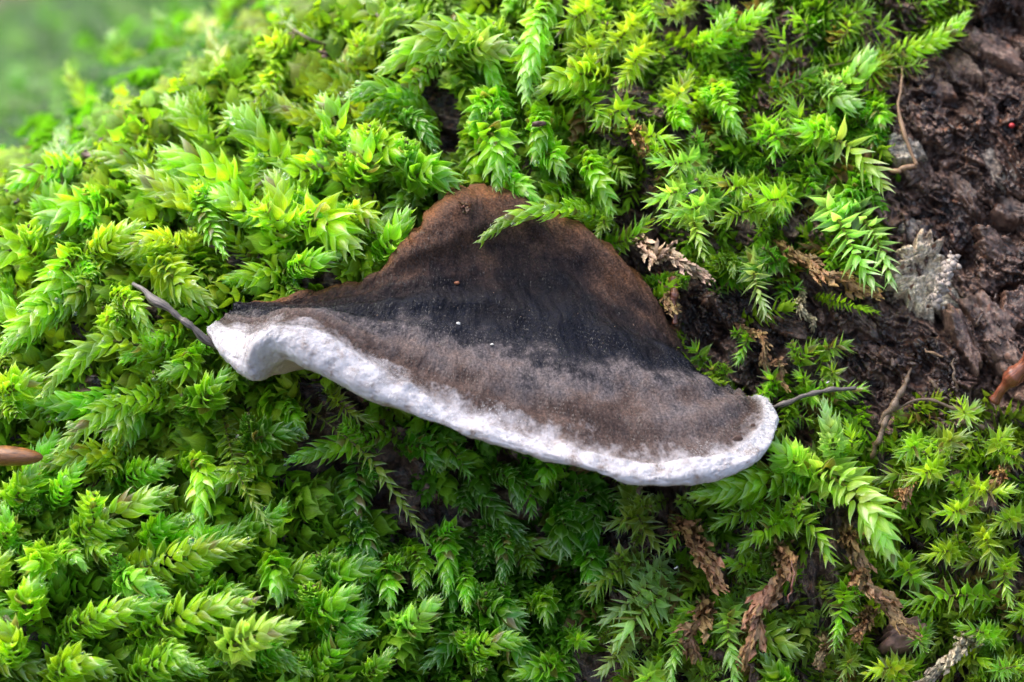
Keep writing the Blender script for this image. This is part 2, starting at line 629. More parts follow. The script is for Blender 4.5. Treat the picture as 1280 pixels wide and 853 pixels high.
def bark_h(px, py):
    """height of the rotten bark above the log's flank, cm"""
    x0, y0 = px / 100, py / 100
    c, sn = math.cos(.75), math.sin(.75)
    x, y = (x0 * c + y0 * sn) * .55, (-x0 * sn + y0 * c)          # grain runs down to the side
    wx, wy = x + .25 * fbm(x0 * 1.8, y0 * 1.8, o=3), y + .25 * fbm(x0 * 1.8 + 9, y0 * 1.8 + 4, o=3)
    h = .26 * fbm(wx * 1.6, wy * 1.6, o=3)
    d1, d2, cid = voronoi(wx * 2.0, wy * 2.0, 3)
    e = np.clip((d2 - d1) * 3.2, 0, 1)
    h += (cid - .45) * .40 * smooth(.0, .22, e) - .10 * (1 - smooth(0, .15, e))
    d1, d2, cid2 = voronoi(wx * 4.6 + .3 * fbm(x0 * 9, y0 * 9), wy * 4.6 + 7, 8)
    e = np.clip((d2 - d1) * 3, 0, 1)
    h += (cid2 - .5) * .20 * smooth(.0, .2, e)
    h += .10 * (1 - 2 * np.abs(fbm(wx * 3.2, wy * 9, o=4, g=.6))) + .05 * fbm(wx * 12, wy * 30, o=3, g=.6)
    h += .045 * fbm(x0 * 30, y0 * 30, o=2) - .06 * smooth(.25, .6, fbm(x0 * 9 + 5, y0 * 9, o=3))
    d1, d2, cid3 = voronoi(wx * 14, wy * 22, 21)
    h += .05 * (cid3 - .5) * smooth(0, .2, d2 - d1)
    h *= 1.35
    # deep holes
    for hx, hy, r, d in ((1190, 125, 20, .5), (1265, 30, 16, .5), (1255, 285, 24, .5), (1210, 325, 14, .4), (1262, 372, 16, .5), (1262, 475, 24, .55),
                         (1150, 470, 18, .4), (912, 415, 14, .35), (1180, 390, 18, .45), (800, 330, 40, .5), (820, 620, 40, .4), (1225, 500, 20, .5)):
        q = np.hypot(px - hx, py - hy) / r
        h -= d * np.exp(-q ** 2)
    return h


def axis(lo, hi, d0, d1, fine, coarse):
    return np.concatenate([np.arange(lo, d0, coarse), np.arange(d0, d1, fine), np.arange(d1, hi + coarse, coarse)])


gx = axis(-900, 2000, 770, 1300, 1.6, 6)
gy = axis(-700, 1600, -20, 560, 1.6, 6)
GX, GY = np.meshgrid(gx, gy, indexing='ij')
lz = log_dz(GX, GY) - bark_h(GX, GY)
log_v = W(GX.ravel(), GY.ravel(), lz.ravel())
log_o = link('log', new_mesh('log', log_v, grid_faces(len(gx), len(gy))[:, ::-1], M_LOG))
tag(log_o, 'dark rotten log flank with wet crumbling bark', kind='structure')


def frame_at(px, py):
    """local axes of the log's flank at a pixel: across, up, out"""
    e = 15
    a = W(px + e, py, log_dz(px + e, py)) - W(px - e, py, log_dz(px - e, py))
    b = W(px, py - e, log_dz(px, py - e)) - W(px, py + e, log_dz(px, py + e))
    a /= np.linalg.norm(a)
    b /= np.linalg.norm(b)
    n = np.cross(a, b)
    n /= np.linalg.norm(n)
    return a, b, n


def bark_plate(px, py, w, h, rot, thick, mat, name='bark_plate', seed=0, bumps=1.0, lift=-.03, parent=log_o, n=30, jag=1.0):
    r = np.random.default_rng(seed + 500)
    u = np.linspace(-1, 1, n)
    U, V = np.meshgrid(u, u, indexing='ij')
    # square to disc, disc to a broken polygon
    X = U * np.sqrt(1 - V ** 2 / 2)
    Y = V * np.sqrt(1 - U ** 2 / 2)
    rad = np.hypot(X, Y)
    ang = np.arctan2(Y, X)
    s = r.uniform(0, 50)
    ns = int(r.integers(5, 8))
    th = np.sort(r.uniform(0, 2 * math.pi, ns) * .35 + np.arange(ns) * 2 * math.pi / ns)
    dist = r.uniform(.7, 1.0, ns)
    k = np.full_like(ang, 1.25)
    for t_, d_ in zip(th, dist):
        cs = np.cos(ang - t_)
        k = np.where(cs > .2, np.minimum(k, d_ / np.maximum(cs, .2)), k)
    k = k * (1 + .14 * jag * vnoise(np.cos(ang) * 4 + s, np.sin(ang) * 4) + .09 * jag * vnoise(np.cos(ang) * 11 + s, np.sin(ang) * 11))
    X, Y = X * k * w / 200, Y * k * h / 200
    rid = 1 - 2 * np.abs(fbm(X * 2 + s, Y * 8, o=4, g=.62))
    Z = thick * .22 + bumps * (.07 * rid + .05 * fbm(X * 3 + s, Y * 11, o=4, g=.7) + .04 * fbm(X * 14 + s, Y * 34, o=2))
    Z = Z + X * r.normal(0, .16) + Y * r.normal(0, .25)
    edge = rad + .12 * fbm(np.cos(ang) * 3 + s, np.sin(ang) * 3 + rad * 2, o=3)
    Z = Z - smooth(.8, .98, edge) * (.05 + .3 * thick) - smooth(.93, 1, rad) * .3
    c, sn = math.cos(rot), math.sin(rot)
    a, b, nn = frame_at(px, py)
    base = W(px, py, log_dz(px, py) - lift)
    P = ((X * c - Y * sn)[..., None] * a + (X * sn + Y * c)[..., None] * b + Z[..., None] * nn).reshape(-1, 3)
    o = link(name, new_mesh(name, P, grid_faces(n, n)[:, ::-1], mat), parent, base * .01)
    return o


# hand-set plates: px, py, width, height, rotation, thickness, material
PLATES = [(1242, 60, 58, 44, .5, .28, M_PLATE), (1222, 15, 46, 30, .2, .2, M_PLATE), (1205, 82, 44, 30, -.3, .2, M_PLATE), (1268, 100, 38, 46, .2, .2, M_PLATE),
          (1165, 108, 46, 34, .3, .2, M_PLATE), (1190, 158, 40, 34, .9, .18, M_PLATE), (1232, 190, 50, 46, .2, .24, M_PLATE), (1250, 205, 44, 60, .4, .3, M_PALE),
          (1200, 238, 44, 36, -.4, .22, M_PLATE), (1165, 255, 54, 40, .6, .2, M_PLATE), (1147, 290, 34, 44, .1, .2, M_PALE), (1222, 262, 38, 30, 0, .2, M_PLATE),
          (1266, 262, 36, 34, .2, .22, M_PLATE), (1213, 300, 46, 30, -.5, .24, M_PLATE), (1255, 318, 52, 44, .3, .26, M_PLATE), (1235, 405, 80, 58, -.55, .34, M_PLATE),
          (1258, 440, 66, 44, -.4, .3, M_PLATE), (1210, 430, 50, 44, -.6, .3, M_PLATE), (1272, 385, 34, 60, .1, .26, M_PLATE), (1225, 355, 34, 40, .3, .2, M_PLATE),
          (1176, 462, 20, 40, .6, .2, M_PLATE), (1142, 440, 20, 24, 0, .22, M_PLATE), (1110, 445, 36, 28, .4, .18, M_PLATE), (1085, 470, 36, 26, .2, .16, M_PLATE),
          (1080, 405, 40, 26, 0, .16, M_PLATE), (1020, 420, 46, 28, .2, .15, M_PLATE), (985, 410, 34, 30, .8, .18, M_PLATE), (940, 375, 44, 26, .1, .15, M_PLATE),
          (900, 385, 44, 24, -.5, .15, M_PLATE), (880, 420, 40, 22, -.6, .14, M_PLATE), (1150, 215, 38, 34, .2, .2, M_PLATE), (1135, 185, 40, 30, .2, .2, M_PALE),
          (1115, 520, 40, 26, .1, .16, M_PLATE), (1265, 545, 40, 24, .1, .14, M_PLATE), (1232, 140, 34, 30, 0, .2, M_PLATE), (1130, 130, 40, 30, .5, .14, M_PLATE),
          (1320, 80, 60, 60, .3, .25, M_PLATE), (1325, 220, 60, 70, .3, .25, M_PLATE), (1330, 380, 70, 60, .3, .25, M_PLATE)]
for i, (x, y, w_, h_, rt, th, mt) in enumerate(PLATES):
    if i % 2 and mt is M_PLATE and i not in (15, 17):
        continue
    bark_plate(x, y, w_ * 1.75, h_ * .95, -.75 + .5 * rt, th, mt, seed=i)

# loose crumbs of rotten wood, too small to tell apart
ico_v = np.array([(0, 0, 1), (.89, 0, .45), (.28, .85, .45), (-.72, .53, .45), (-.72, -.53, .45), (.28, -.85, .45),
                  (.72, .53, -.45), (-.28, .85, -.45), (-.89, 0, -.45), (-.28, -.85, -.45), (.72, -.53, -.45), (0, 0, -1)])
ico_f = np.array([(0, 1, 2), (0, 2, 3), (0, 3, 4), (0, 4, 5), (0, 5, 1), (1, 6, 2), (2, 7, 3), (3, 8, 4), (4, 9, 5), (5, 10, 1),
                  (6, 7, 2), (7, 8, 3), (8, 9, 4), (9, 10, 5), (10, 6, 1), (11, 7, 6), (11, 8, 7), (11, 9, 8), (11, 10, 9), (11, 6, 10)])
cx = rng.uniform(840, 1340, 9000)
cy = rng.uniform(-20, 620, 9000)
ok = in_poly(cx, cy, BARK_POLY) | (rng.random(9000) < .15)
ok &= (fbm(cx / 60, cy / 60, o=3) > -.12) | (rng.random(9000) < .1)
cx, cy = cx[ok][:3000], cy[ok][:3000]
base = W(cx, cy, log_dz(cx, cy) - bark_h(cx, cy) - .02)
sz = .012 + .05 * rng.random(len(cx)) ** 3.5
rot3 = np.linalg.qr(rng.normal(size=(len(cx), 3, 3)))[0]
cv = ico_v[None] * (1 + rng.uniform(-.4, .4, (len(cx), 12, 1))) * np.stack([rng.uniform(.5, 1, len(cx)), rng.uniform(.25, .7, len(cx)), rng.uniform(.8, 2.2, len(cx))], 1)[:, None] * sz[:, None, None]
cv = np.einsum('nij,njk->nik', cv, rot3) + base[:, None]
cf = (ico_f[None] + (np.arange(len(cx)) * 12)[:, None, None]).reshape(-1, 3)
tag(link('wood_crumbs', new_mesh('wood_crumbs', cv.reshape(-1, 3), cf, M_PLATE, smoothed=False), log_o), kind='stuff')

# ------------------------------------------------------------------ fungus
# each column runs from the log over the cap to the margin and back underneath: (px, py, depth)
Z_V = [-.2, 0, .3, .62, .97, 1.12, 1.25, 1.4, 1.75, 2.2]
FC = [
    [(305, 384, 1.25), (297, 387, 1.1), (288, 391, .95), (277, 394, .78), (265, 400, .62), (257, 409, .58), (262, 421, .66), (280, 428, 1.0), (305, 410, 1.6)],
    [(342, 378, 1.35), (330, 385, 1.12), (313, 393, .88), (293, 402, .6), (276, 412, .42), (268, 428, .36), (278, 445, .44), (305, 448, .95), (340, 420, 1.7)],
    [(385, 368, 1.5), (368, 380, 1.15), (348, 393, .8), (322, 408, .45), (301, 424, .18), (287, 446, .1), (296, 465, .2), (325, 463, .8), (380, 430, 1.8)],
    [(415, 362, 1.55), (400, 376, 1.15), (375, 391, .68), (345, 403, .22), (313, 421, -.12), (303, 452, -.15), (318, 475, .02), (345, 468, .7), (410, 440, 1.8)],
    [(440, 356, 1.6), (425, 371, 1.15), (400, 388, .62), (366, 399, .08), (338, 407, -.22), (323, 432, -.28), (334, 458, .1), (358, 466, .62), (430, 448, 1.8)],
    [(465, 348, 1.65), (452, 365, 1.15), (428, 386, .58), (396, 402, .02), (366, 408, -.26), (347, 424, -.34), (357, 444, -.12), (385, 456, .55), (450, 455, 1.8)],
    [(492, 334, 1.7), (481, 356, 1.15), (459, 390, .55), (432, 417, 0), (404, 424, -.28), (384, 440, -.38), (392, 463, -.2), (425, 468, .5), (480, 460, 1.8)],
    [(515, 308, 1.8), (512, 342, 1.2), (500, 394, .55), (478, 444, 0), (455, 458, -.3), (440, 475, -.4), (448, 494, -.22), (475, 490, .5), (515, 470, 1.8)],
    [(524, 288, 1.95), (534, 332, 1.3), (537, 400, .6), (524, 468, 0), (505, 486, -.32), (494, 504, -.42), (502, 519, -.25), (525, 508, .5), (545, 470, 1.8)],
    [(542, 265, 2.1), (563, 325, 1.4), (580, 408, .65), (582, 494, 0), (566, 514, -.34), (558, 530, -.44), (566, 543, -.28), (582, 525, .5), (590, 470, 1.9)],
    [(570, 247, 2.2), (605, 312, 1.5), (635, 415, .68), (652, 518, 0), (643, 540, -.36), (638, 553, -.46), (646, 563, -.3), (655, 540, .5), (640, 480, 1.9)],
    [(600, 240, 2.25), (645, 310, 1.5), (686, 422, .66), (717, 537, -.02), (716, 561, -.38), (714, 577, -.48), (722, 586, -.32), (720, 560, .5), (690, 490, 1.8)],
    [(640, 243, 2.25), (690, 318, 1.45), (742, 436, .62), (786, 552, -.04), (792, 581, -.38), (793, 599, -.46), (800, 606, -.3), (790, 575, .5), (740, 500, 1.8)],
    [(685, 266, 2.15), (735, 345, 1.4), (795, 448, .62), (845, 553, .02), (860, 581, -.3), (866, 596, -.38), (866, 602, -.22), (845, 575, .5), (790, 510, 1.8)],
    [(732, 290, 2.05), (780, 372, 1.4), (842, 456, .7), (893, 541, .18), (916, 565, -.1), (926, 580, -.16), (922, 586, 0), (890, 560, .7), (830, 510, 1.8)],
    [(772, 318, 1.95), (815, 398, 1.4), (868, 464, .82), (921, 525, .4), (945, 547, .18), (959, 560, .12), (953, 567, .25), (920, 545, .85), (860, 505, 1.8)],
    [(802, 350, 1.9), (836, 422, 1.42), (884, 474, .98), (936, 510, .64), (958, 524, .45), (971, 533, .4), (966, 545, .5), (930, 530, 1.0), (880, 500, 1.8)],
    [(828, 388, 1.85), (855, 445, 1.5), (897, 480, 1.15), (938, 497, .9), (955, 505, .75), (967, 515, .7), (968, 529, .78), (935, 520, 1.2), (890, 498, 1.8)],
    [(845, 415, 1.85), (868, 457, 1.6), (902, 480, 1.35), (932, 489, 1.15), (946, 494, 1.05), (957, 501, 1.0), (960, 512, 1.08), (935, 510, 1.4), (895, 496, 1.8)],
]
FC = np.array(FC, float)
FC[:, 0, 2] -= np.interp(np.arange(len(FC)), [0, 6, 9, 14, 18], [.1, .3, .75, .6, .15])
FC[:, 1, 2] -= np.interp(np.arange(len(FC)), [0, 6, 9, 14, 18], [0, .1, .3, .2, 0])
kr = np.interp(np.arange(len(FC)), [0, 10, 13, 18], [.1, .1, .3, .3])[:, None]
FC[:, 3] += (FC[:, 4] - FC[:, 3]) * kr
back = FC[:, :1].copy()
back[:, 0, 1] += 14
back[:, 0, 0] += (640 - back[:, 0, 0]) * .03
back[:, 0, 2] = log_dz(back[:, 0, 0], back[:, 0, 1]) + .25
FC = np.concatenate([back, FC], 1)
NU, NV = 460, 230
tv = np.concatenate([np.linspace(0, 1, 12, endpoint=False), np.linspace(1, 9, NV - 12)])
tu = np.linspace(0, len(FC) - 1, NU)
G1 = np.stack([catmull(FC[:, k], tu) for k in range(10)], 1)            # NU,10,3
G2 = np.stack([catmull(G1[i], tv) for i in range(NU)])                   # NU,NV,3
zone = np.interp(tv, np.arange(10), Z_V)
ZN = np.broadcast_to(zone, (NU, NV))
_u = np.linspace(0, 20, NU)[:, None] + 0 * ZN
_k = (1 - smooth(.0, .45, ZN))
G2[..., 0] += 11 * fbm(_u, ZN * 3, o=3) * _k
G2[..., 1] += 9 * fbm(_u + 50, ZN * 3, o=3) * _k
P = W(G2[..., 0].ravel(), G2[..., 1].ravel(), G2[..., 2].ravel()).reshape(NU, NV, 3)


def grid_normal(P):
    du = np.gradient(P, axis=0)
    dv = np.gradient(P, axis=1)
    n = np.cross(dv, du)
    n /= np.linalg.norm(n, axis=-1, keepdims=True) + 1e-12
    return n


Nn = grid_normal(P)
arc = np.cumsum(np.r_[0, np.linalg.norm(np.diff(P[:, 120], axis=0), axis=1)])
UU = np.broadcast_to(arc[:, None], (NU, NV))
dvl = np.linalg.norm(np.diff(P, axis=1), axis=2).mean(0)
VV = np.broadcast_to(np.r_[0, np.cumsum(dvl)][None], (NU, NV))
capw = 1 - smooth(.9, 1.05, ZN)
rimw = smooth(.95, 1.1, ZN) * (1 - smooth(1.6, 1.9, ZN))
disp = capw * (.13 * fbm(UU * .9, VV * 1.0, o=3) + .05 * fbm(UU * 2.4, VV * 3.0, o=3) + .012 * fbm(UU * 14, VV * 9, o=3) + .012 * fbm(UU * 26, VV * 26, o=2))
wob = ZN + .06 * fbm(UU * .9, VV * .7, o=3)
disp += capw * np.interp(wob, [-.2, 0, .1, .2, .33, .42, .52, .6, .68, .8, .9, 1], [0, .10, .22, .16, -.11, -.12, .0, -.02, .03, .05, .0, 0]) * np.exp(-((np.linspace(0, 1, NU) - .56) / .19) ** 2)[:, None]   # crown, dip and growth zones
disp += capw * .028 * np.sin(wob * 40) * smooth(.1, .35, ZN)
disp += rimw * (.09 * fbm(UU * 1.6, VV * 1.4, o=2) + .025 * fbm(UU * 6 + 3, VV * 6, o=2) + .006 * fbm(UU * 24, VV * 24, o=2))
disp += rimw * -.010 * smooth(.28, .5, fbm(UU * 8 + 7, VV * 9, o=3)) - rimw * .008 * smooth(.3, .5, fbm(UU * 20 + 7, VV * 20, o=2))
disp += -.03 * np.exp(-((ZN - .99) / .05) ** 2)                             # groove inside the margin
P2 = P + Nn * disp[..., None]
NF = grid_normal(P2)
# does the normal point to the camera on the cap?
flip = np.einsum('k,k->', NF[NU // 2, 90], CAMP - P2[NU // 2, 90]) < 0
if flip:
    NF = -NF
    P2 = P - Nn * disp[..., None]
fungus = bpy.data.objects.new('bracket_fungus', None)
COL.objects.link(fungus)
F_BASE = P2[NU // 2, 0]
fungus.location = F_BASE * .01
fungus.empty_display_size = .01
tag(fungus, 'dark brown felted bracket fungus with thick white wavy margin on the mossy log', 'fungus')


def fungus_part(name, j0, j1):
    q = P2[:, j0:j1] - F_BASE
    f = grid_faces(NU, j1 - j0)
    if not flip:
        f = f[:, ::-1]
    me = new_mesh(name, q.reshape(-1, 3), f, M_FUNGUS, uv=np.c_[UU[:, j0:j1].ravel(), VV[:, j0:j1].ravel()], attrs={'zone': ZN[:, j0:j1].ravel()})
    return link(name, me, fungus)


J1 = int(np.searchsorted(zone, .97))
J2 = int(np.searchsorted(zone, 1.5))
tag(fungus_part('cap', 0, J1 + 1), 'blackish brown felted upper side')
tag(fungus_part('margin', J1, J2 + 1), 'thick white rounded growing edge')
tag(fungus_part('pore_surface', J2, NV), 'cream underside')

# felt of short fibres lying down the cap
nf = 44000
fi = rng.integers(2, NU - 2, nf)
fj = rng.integers(14, J1 + 48, nf)
okf = (rng.random(nf) < np.interp(zone[fj], [0, .5, .62, .95, 1.02, 1.3], [.35, .4, 1, 1, .9, .5]))
fi, fj = fi[okf], fj[okf]
p0 = P2[fi, fj] - F_BASE
td = P2[fi, np.minimum(fj + 2, NV - 1)] - P2[fi, fj]
td /= np.linalg.norm(td, axis=1, keepdims=True)
ts = P2[np.minimum(fi + 1, NU - 1), fj] - P2[fi, fj]
ts /= np.linalg.norm(ts, axis=1, keepdims=True)
nn = NF[fi, fj]
ln = rng.uniform(.015, .055, len(fi))[:, None]
sw = rng.normal(0, .55, len(fi))[:, None]
lf = rng.uniform(.1, .8, len(fi))[:, None]
dr = td + ts * sw + nn * lf
dr /= np.linalg.norm(dr, axis=1, keepdims=True)
wd = rng.uniform(.0016, .0032, len(fi))[:, None]
v0 = p0 - ts * wd
v1 = p0 + ts * wd
v2 = p0 + dr * ln * .6 + nn * ln * .05
v3 = p0 + dr * ln - nn * ln * .12
fv = np.stack([v0, v1, v2 + ts * wd * .7, v2 - ts * wd * .7, v3], 1).reshape(-1, 3)
b5 = np.arange(len(fi)) * 5
ff = np.concatenate([np.c_[b5, b5 + 1, b5 + 2], np.c_[b5, b5 + 2, b5 + 3], np.c_[b5 + 3, b5 + 2, b5 + 4]])
zc = zone[fj] + .12 * fbm(UU[fi, fj] * 1.4, VV[fi, fj] * 1.1, o=3)
fcol = np.stack([np.interp(zc, [0, .12, .4, .55, .68, .8, .95, 1.05], a) for a in
                 ([.07, .035, .006, .006, .08, .10, .07, .45], [.03, .02, .0055, .007, .07, .08, .053, .43], [.014, .014, .007, .010, .068, .072, .046, .43])], 1)
fcol *= rng.uniform(.45, 1.5, (len(fi), 1))
tag(link('felt_fibres', new_mesh('felt_fibres', fv, ff, M_FELT, cols={'tint': np.repeat(fcol, 5, 0)}), fungus), kind='stuff')


def on_fungus(px, py):
    d = np.hypot(G2[..., 0] - px, G2[..., 1] - py) + (ZN > 1.35) * 500
    i, j = np.unravel_index(np.argmin(d), d.shape)
    return P2[i, j], NF[i, j]


# ------------------------------------------------------------------ moss
def leaf_mesh(name, wmax, bulge, cup, rec, mat, seed, rows=6, cols=4, crumple=0.0, prof=None):
    r = np.random.default_rng(seed)
    t = np.linspace(0, 1, rows + 1)
    tt, ww = prof or ([0, .12, .3, .5, .7, .85, 1], [.5, .82, 1, .9, .56, .24, 0])
    wv = np.interp(t, tt, ww) * wmax * r.uniform(.9, 1.1)
    s = np.linspace(-1, 1, cols + 1)
    V, UVs = [], []
    bend = r.normal(0, .05)
    tw = r.normal(0, .25)
    for i, a in enumerate(t[:-1]):
        for b in s:
            x = b * wv[i]
            z = bulge * math.sin(math.pi * min(1, a * .92 + .02)) - cup * b * b * wv[i] + rec * a ** 3 + tw * a * a * x
            x += bend * a * a
            if crumple:
                x += r.normal(0, crumple) * .5
                z += r.normal(0, crumple)
            V.append((x, a, z))
            UVs.append((b * .5 + .5, a))
    V.append((bend, 1, rec + bulge * math.sin(math.pi * .94)))
    UVs.append((.5, 1))
    F = []
    c = cols + 1
    for i in range(rows - 1):
        for j in range(cols):
            F.append((i * c + j, i * c + j + 1, (i + 1) * c + j + 1, (i + 1) * c + j))
    last = (rows - 1) * c
    for j in range(cols):
        F.append((last + j, last + j + 1, len(V) - 1))
    return new_mesh(name, V, F, mat, uv=UVs, scale=1), np.array(V), F, np.array(UVs)


ACU = ([0, .12, .28, .45, .62, .78, .9, 1], [.55, .9, 1, .84, .44, .15, .055, 0])
LEAVES = {
    'plump': [leaf_mesh('plump_leaf', .28, .12, .85, .055, M_LEAF, 10 + i, prof=ACU) for i in range(4)],
    'star': [leaf_mesh('star_leaf', .17, .10, .62, .14, M_LEAF, 20 + i, prof=ACU) for i in range(4)],
    'fine': [leaf_mesh('fine_leaf', .10, .05, .4, .16, M_LEAF, 30 + i, rows=5, cols=2) for i in range(3)],
    'dead': [leaf_mesh('dead_leaf', .13, .1, .5, .04, M_DEAD, 40 + i, crumple=.075, prof=ACU) for i in range(4)],
}
LOWLEAF = [leaf_mesh('low_leaf', .42, .16, .55, .05, M_CARPET, 60 + i, rows=4, cols=2, prof=ACU) for i in range(3)]
LOWSTAR = [leaf_mesh('low_star_leaf', .21, .1, .6, .1, M_CARPET, 70 + i, rows=4, cols=2, prof=ACU) for i in range(3)]
KINDP = {  # leaf length / shoot width, spread base, spread tip, spacing / leaf length
    'plump': (.62, 20, 7, .064), 'star': (.66, 44, 13, .08), 'fine': (.62, 62, 32, .07), 'dead': (.95, 12, 4, .06)}
TONE = {
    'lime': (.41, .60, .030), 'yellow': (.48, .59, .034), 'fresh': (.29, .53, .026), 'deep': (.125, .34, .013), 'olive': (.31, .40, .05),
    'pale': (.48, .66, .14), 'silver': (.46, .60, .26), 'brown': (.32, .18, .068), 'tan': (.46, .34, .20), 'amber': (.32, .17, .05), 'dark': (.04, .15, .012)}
SHOOT_LEAVES = []          # for the water droplets


def stem_path(ctrl, n):
    P = np.array(ctrl, float)
    t = np.linspace(0, len(P) - 1, n * 4)
    q = catmull(P, t)
    d = np.r_[0, np.cumsum(np.linalg.norm(np.diff(q, axis=0), axis=1))]
    s = np.linspace(0, d[-1], n)
    return np.stack([np.interp(s, d, q[:, k]) for k in range(3)], 1), d[-1]


def transport(pts, ref):
    T = np.gradient(pts, axis=0)
    T /= np.linalg.norm(T, axis=1, keepdims=True)
    B = []
    r = ref - T[0] * np.dot(ref, T[0])
    r /= np.linalg.norm(r)
    for t in T:
        r = r - t * np.dot(r, t)
        r /= np.linalg.norm(r)
        B.append(r)
    B = np.array(B)
    return T, B, np.cross(T, B)


def leaf_frames(ctrl, width, kind, seed, flat=0.0, gapk=1.0):
    """positions and axes of every leaf on a shoot (cm)"""
    r = np.random.default_rng(seed)
    lr, sp0, sp1, gap = KINDP[kind]
    sp0 += r.normal(3, 6)
    width *= r.uniform(.8, 1.15)
    L = width * lr * r.uniform(.86, 1.14)
    approx = np.linalg.norm(np.diff(np.array(ctrl), axis=0), axis=1).sum()
    n = int(np.clip(approx / (L * gap * gapk), 8, 110))
    pts, ln = stem_path(ctrl, n)
    view = CAMP - pts.mean(0)
    view /= np.linalg.norm(view)
    T, B, C = transport(pts, view)
    res = []
    for i in range(n):
        s = i / (n - 1)
        phi = i * 2.399963 + r.normal(0, .18)
        R = B[i] * math.cos(phi) + C[i] * math.sin(phi)
        R = R - view * np.dot(R, view) * flat
        R /= np.linalg.norm(R)
        if np.dot(R, view) < -.38:
            continue
        sp = math.radians(sp0 + (sp1 - sp0) * max(0, (s - .45) / .55) ** 1.3 + r.normal(0, 6))
        size = L * (.72 + .28 * min(1, s * 4)) * (1 - .38 * max(0, (s - .72) / .28) ** 1.2) * r.uniform(.88, 1.12)
        Y = T[i] * math.cos(sp) + R * math.sin(sp)
        Z = R * math.cos(sp) - T[i] * math.sin(sp)
        X = cr(Y, Z)
        rl = r.normal(0, .16)
        X, Z = X * math.cos(rl) + Z * math.sin(rl), Z * math.cos(rl) - X * math.sin(rl)
        back = size * (.55 if s > .8 else .25)
        off = width * (.20 * min(1, (1 - s) * 3.2) ** .8 if kind == 'plump' else .03)
        pos = pts[i] + R * off - T[i] * back * (s ** 3)
        res.append((pos, X * size * r.uniform(.88, 1.1), Y * size, Z * size, s, np.dot(Z, view)))
    return pts, T, B, C, res, L


def tube(pts, rad, k=6, closed_tip=True):
    pts = np.asarray(pts, float)
    T, B, C = transport(pts, np.array((.31, -.8, .52)))
    rad = np.broadcast_to(rad, (len(pts),))
    a = np.linspace(0, 2 * math.pi, k, endpoint=False)
    V = pts[:, None] + rad[:, None, None] * (np.cos(a)[None, :, None] * B[:, None] + np.sin(a)[None, :, None] * C[:, None])
    V = V.reshape(-1, 3)
    F = []
    for i in range(len(pts) - 1):
        for j in range(k):
            F.append((i * k + j, i * k + (j + 1) % k, (i + 1) * k + (j + 1) % k, (i + 1) * k + j))
    F.append(tuple(range(k))[::-1])
    F.append(tuple((len(pts) - 1) * k + j for j in range(k)))
    d = np.r_[0, np.cumsum(np.linalg.norm(np.diff(pts, axis=0), axis=1))]
    uv = np.stack([np.tile(np.arange(k) / k, len(pts)), np.repeat(d, k)], 1)
    return V, F, uv


PLACES = [((290, 330), 'above the folded tip of the fungus'), ((120, 400), 'around the dark needle'), ((120, 170), 'on the far blurred edge'),
          ((400, 90), 'far above the fungus'), ((590, 130), 'just above the fungus crown'), ((800, 110), 'between crown and bark'),
          ((860, 250), 'beside the beige dead tip'), ((1020, 60), 'at the bark edge'), ((1060, 270), 'beside the pale bark flake'),
          ((400, 560), 'shaded by the folded tip'), ((110, 560), 'near the ochre bud scale'), ((150, 740), 'among low water beads'),
          ((560, 700), 'in the shaded hollow'), ((790, 740), 'under the lowest margin'), ((1000, 650), 'among dead brown shoots'),
          ((1200, 660), 'below the red-brown stick'), ((980, 440), 'on dark wood'), ((640, 840), 'at the foot of the shaded hollow')]
LOOK = {'plump': 'plump', 'star': 'feathery', 'fine': 'fine-leaved', 'dead': 'withered'}
TLOOK = {'lime': 'lime green', 'yellow': 'yellow green', 'fresh': 'bright green', 'deep': 'deep green', 'olive': 'olive green', 'pale': 'pale green',
         'silver': 'silvery green', 'brown': 'brown', 'tan': 'tan', 'amber': 'amber brown', 'dark': 'dark green'}
n_shoot = 0


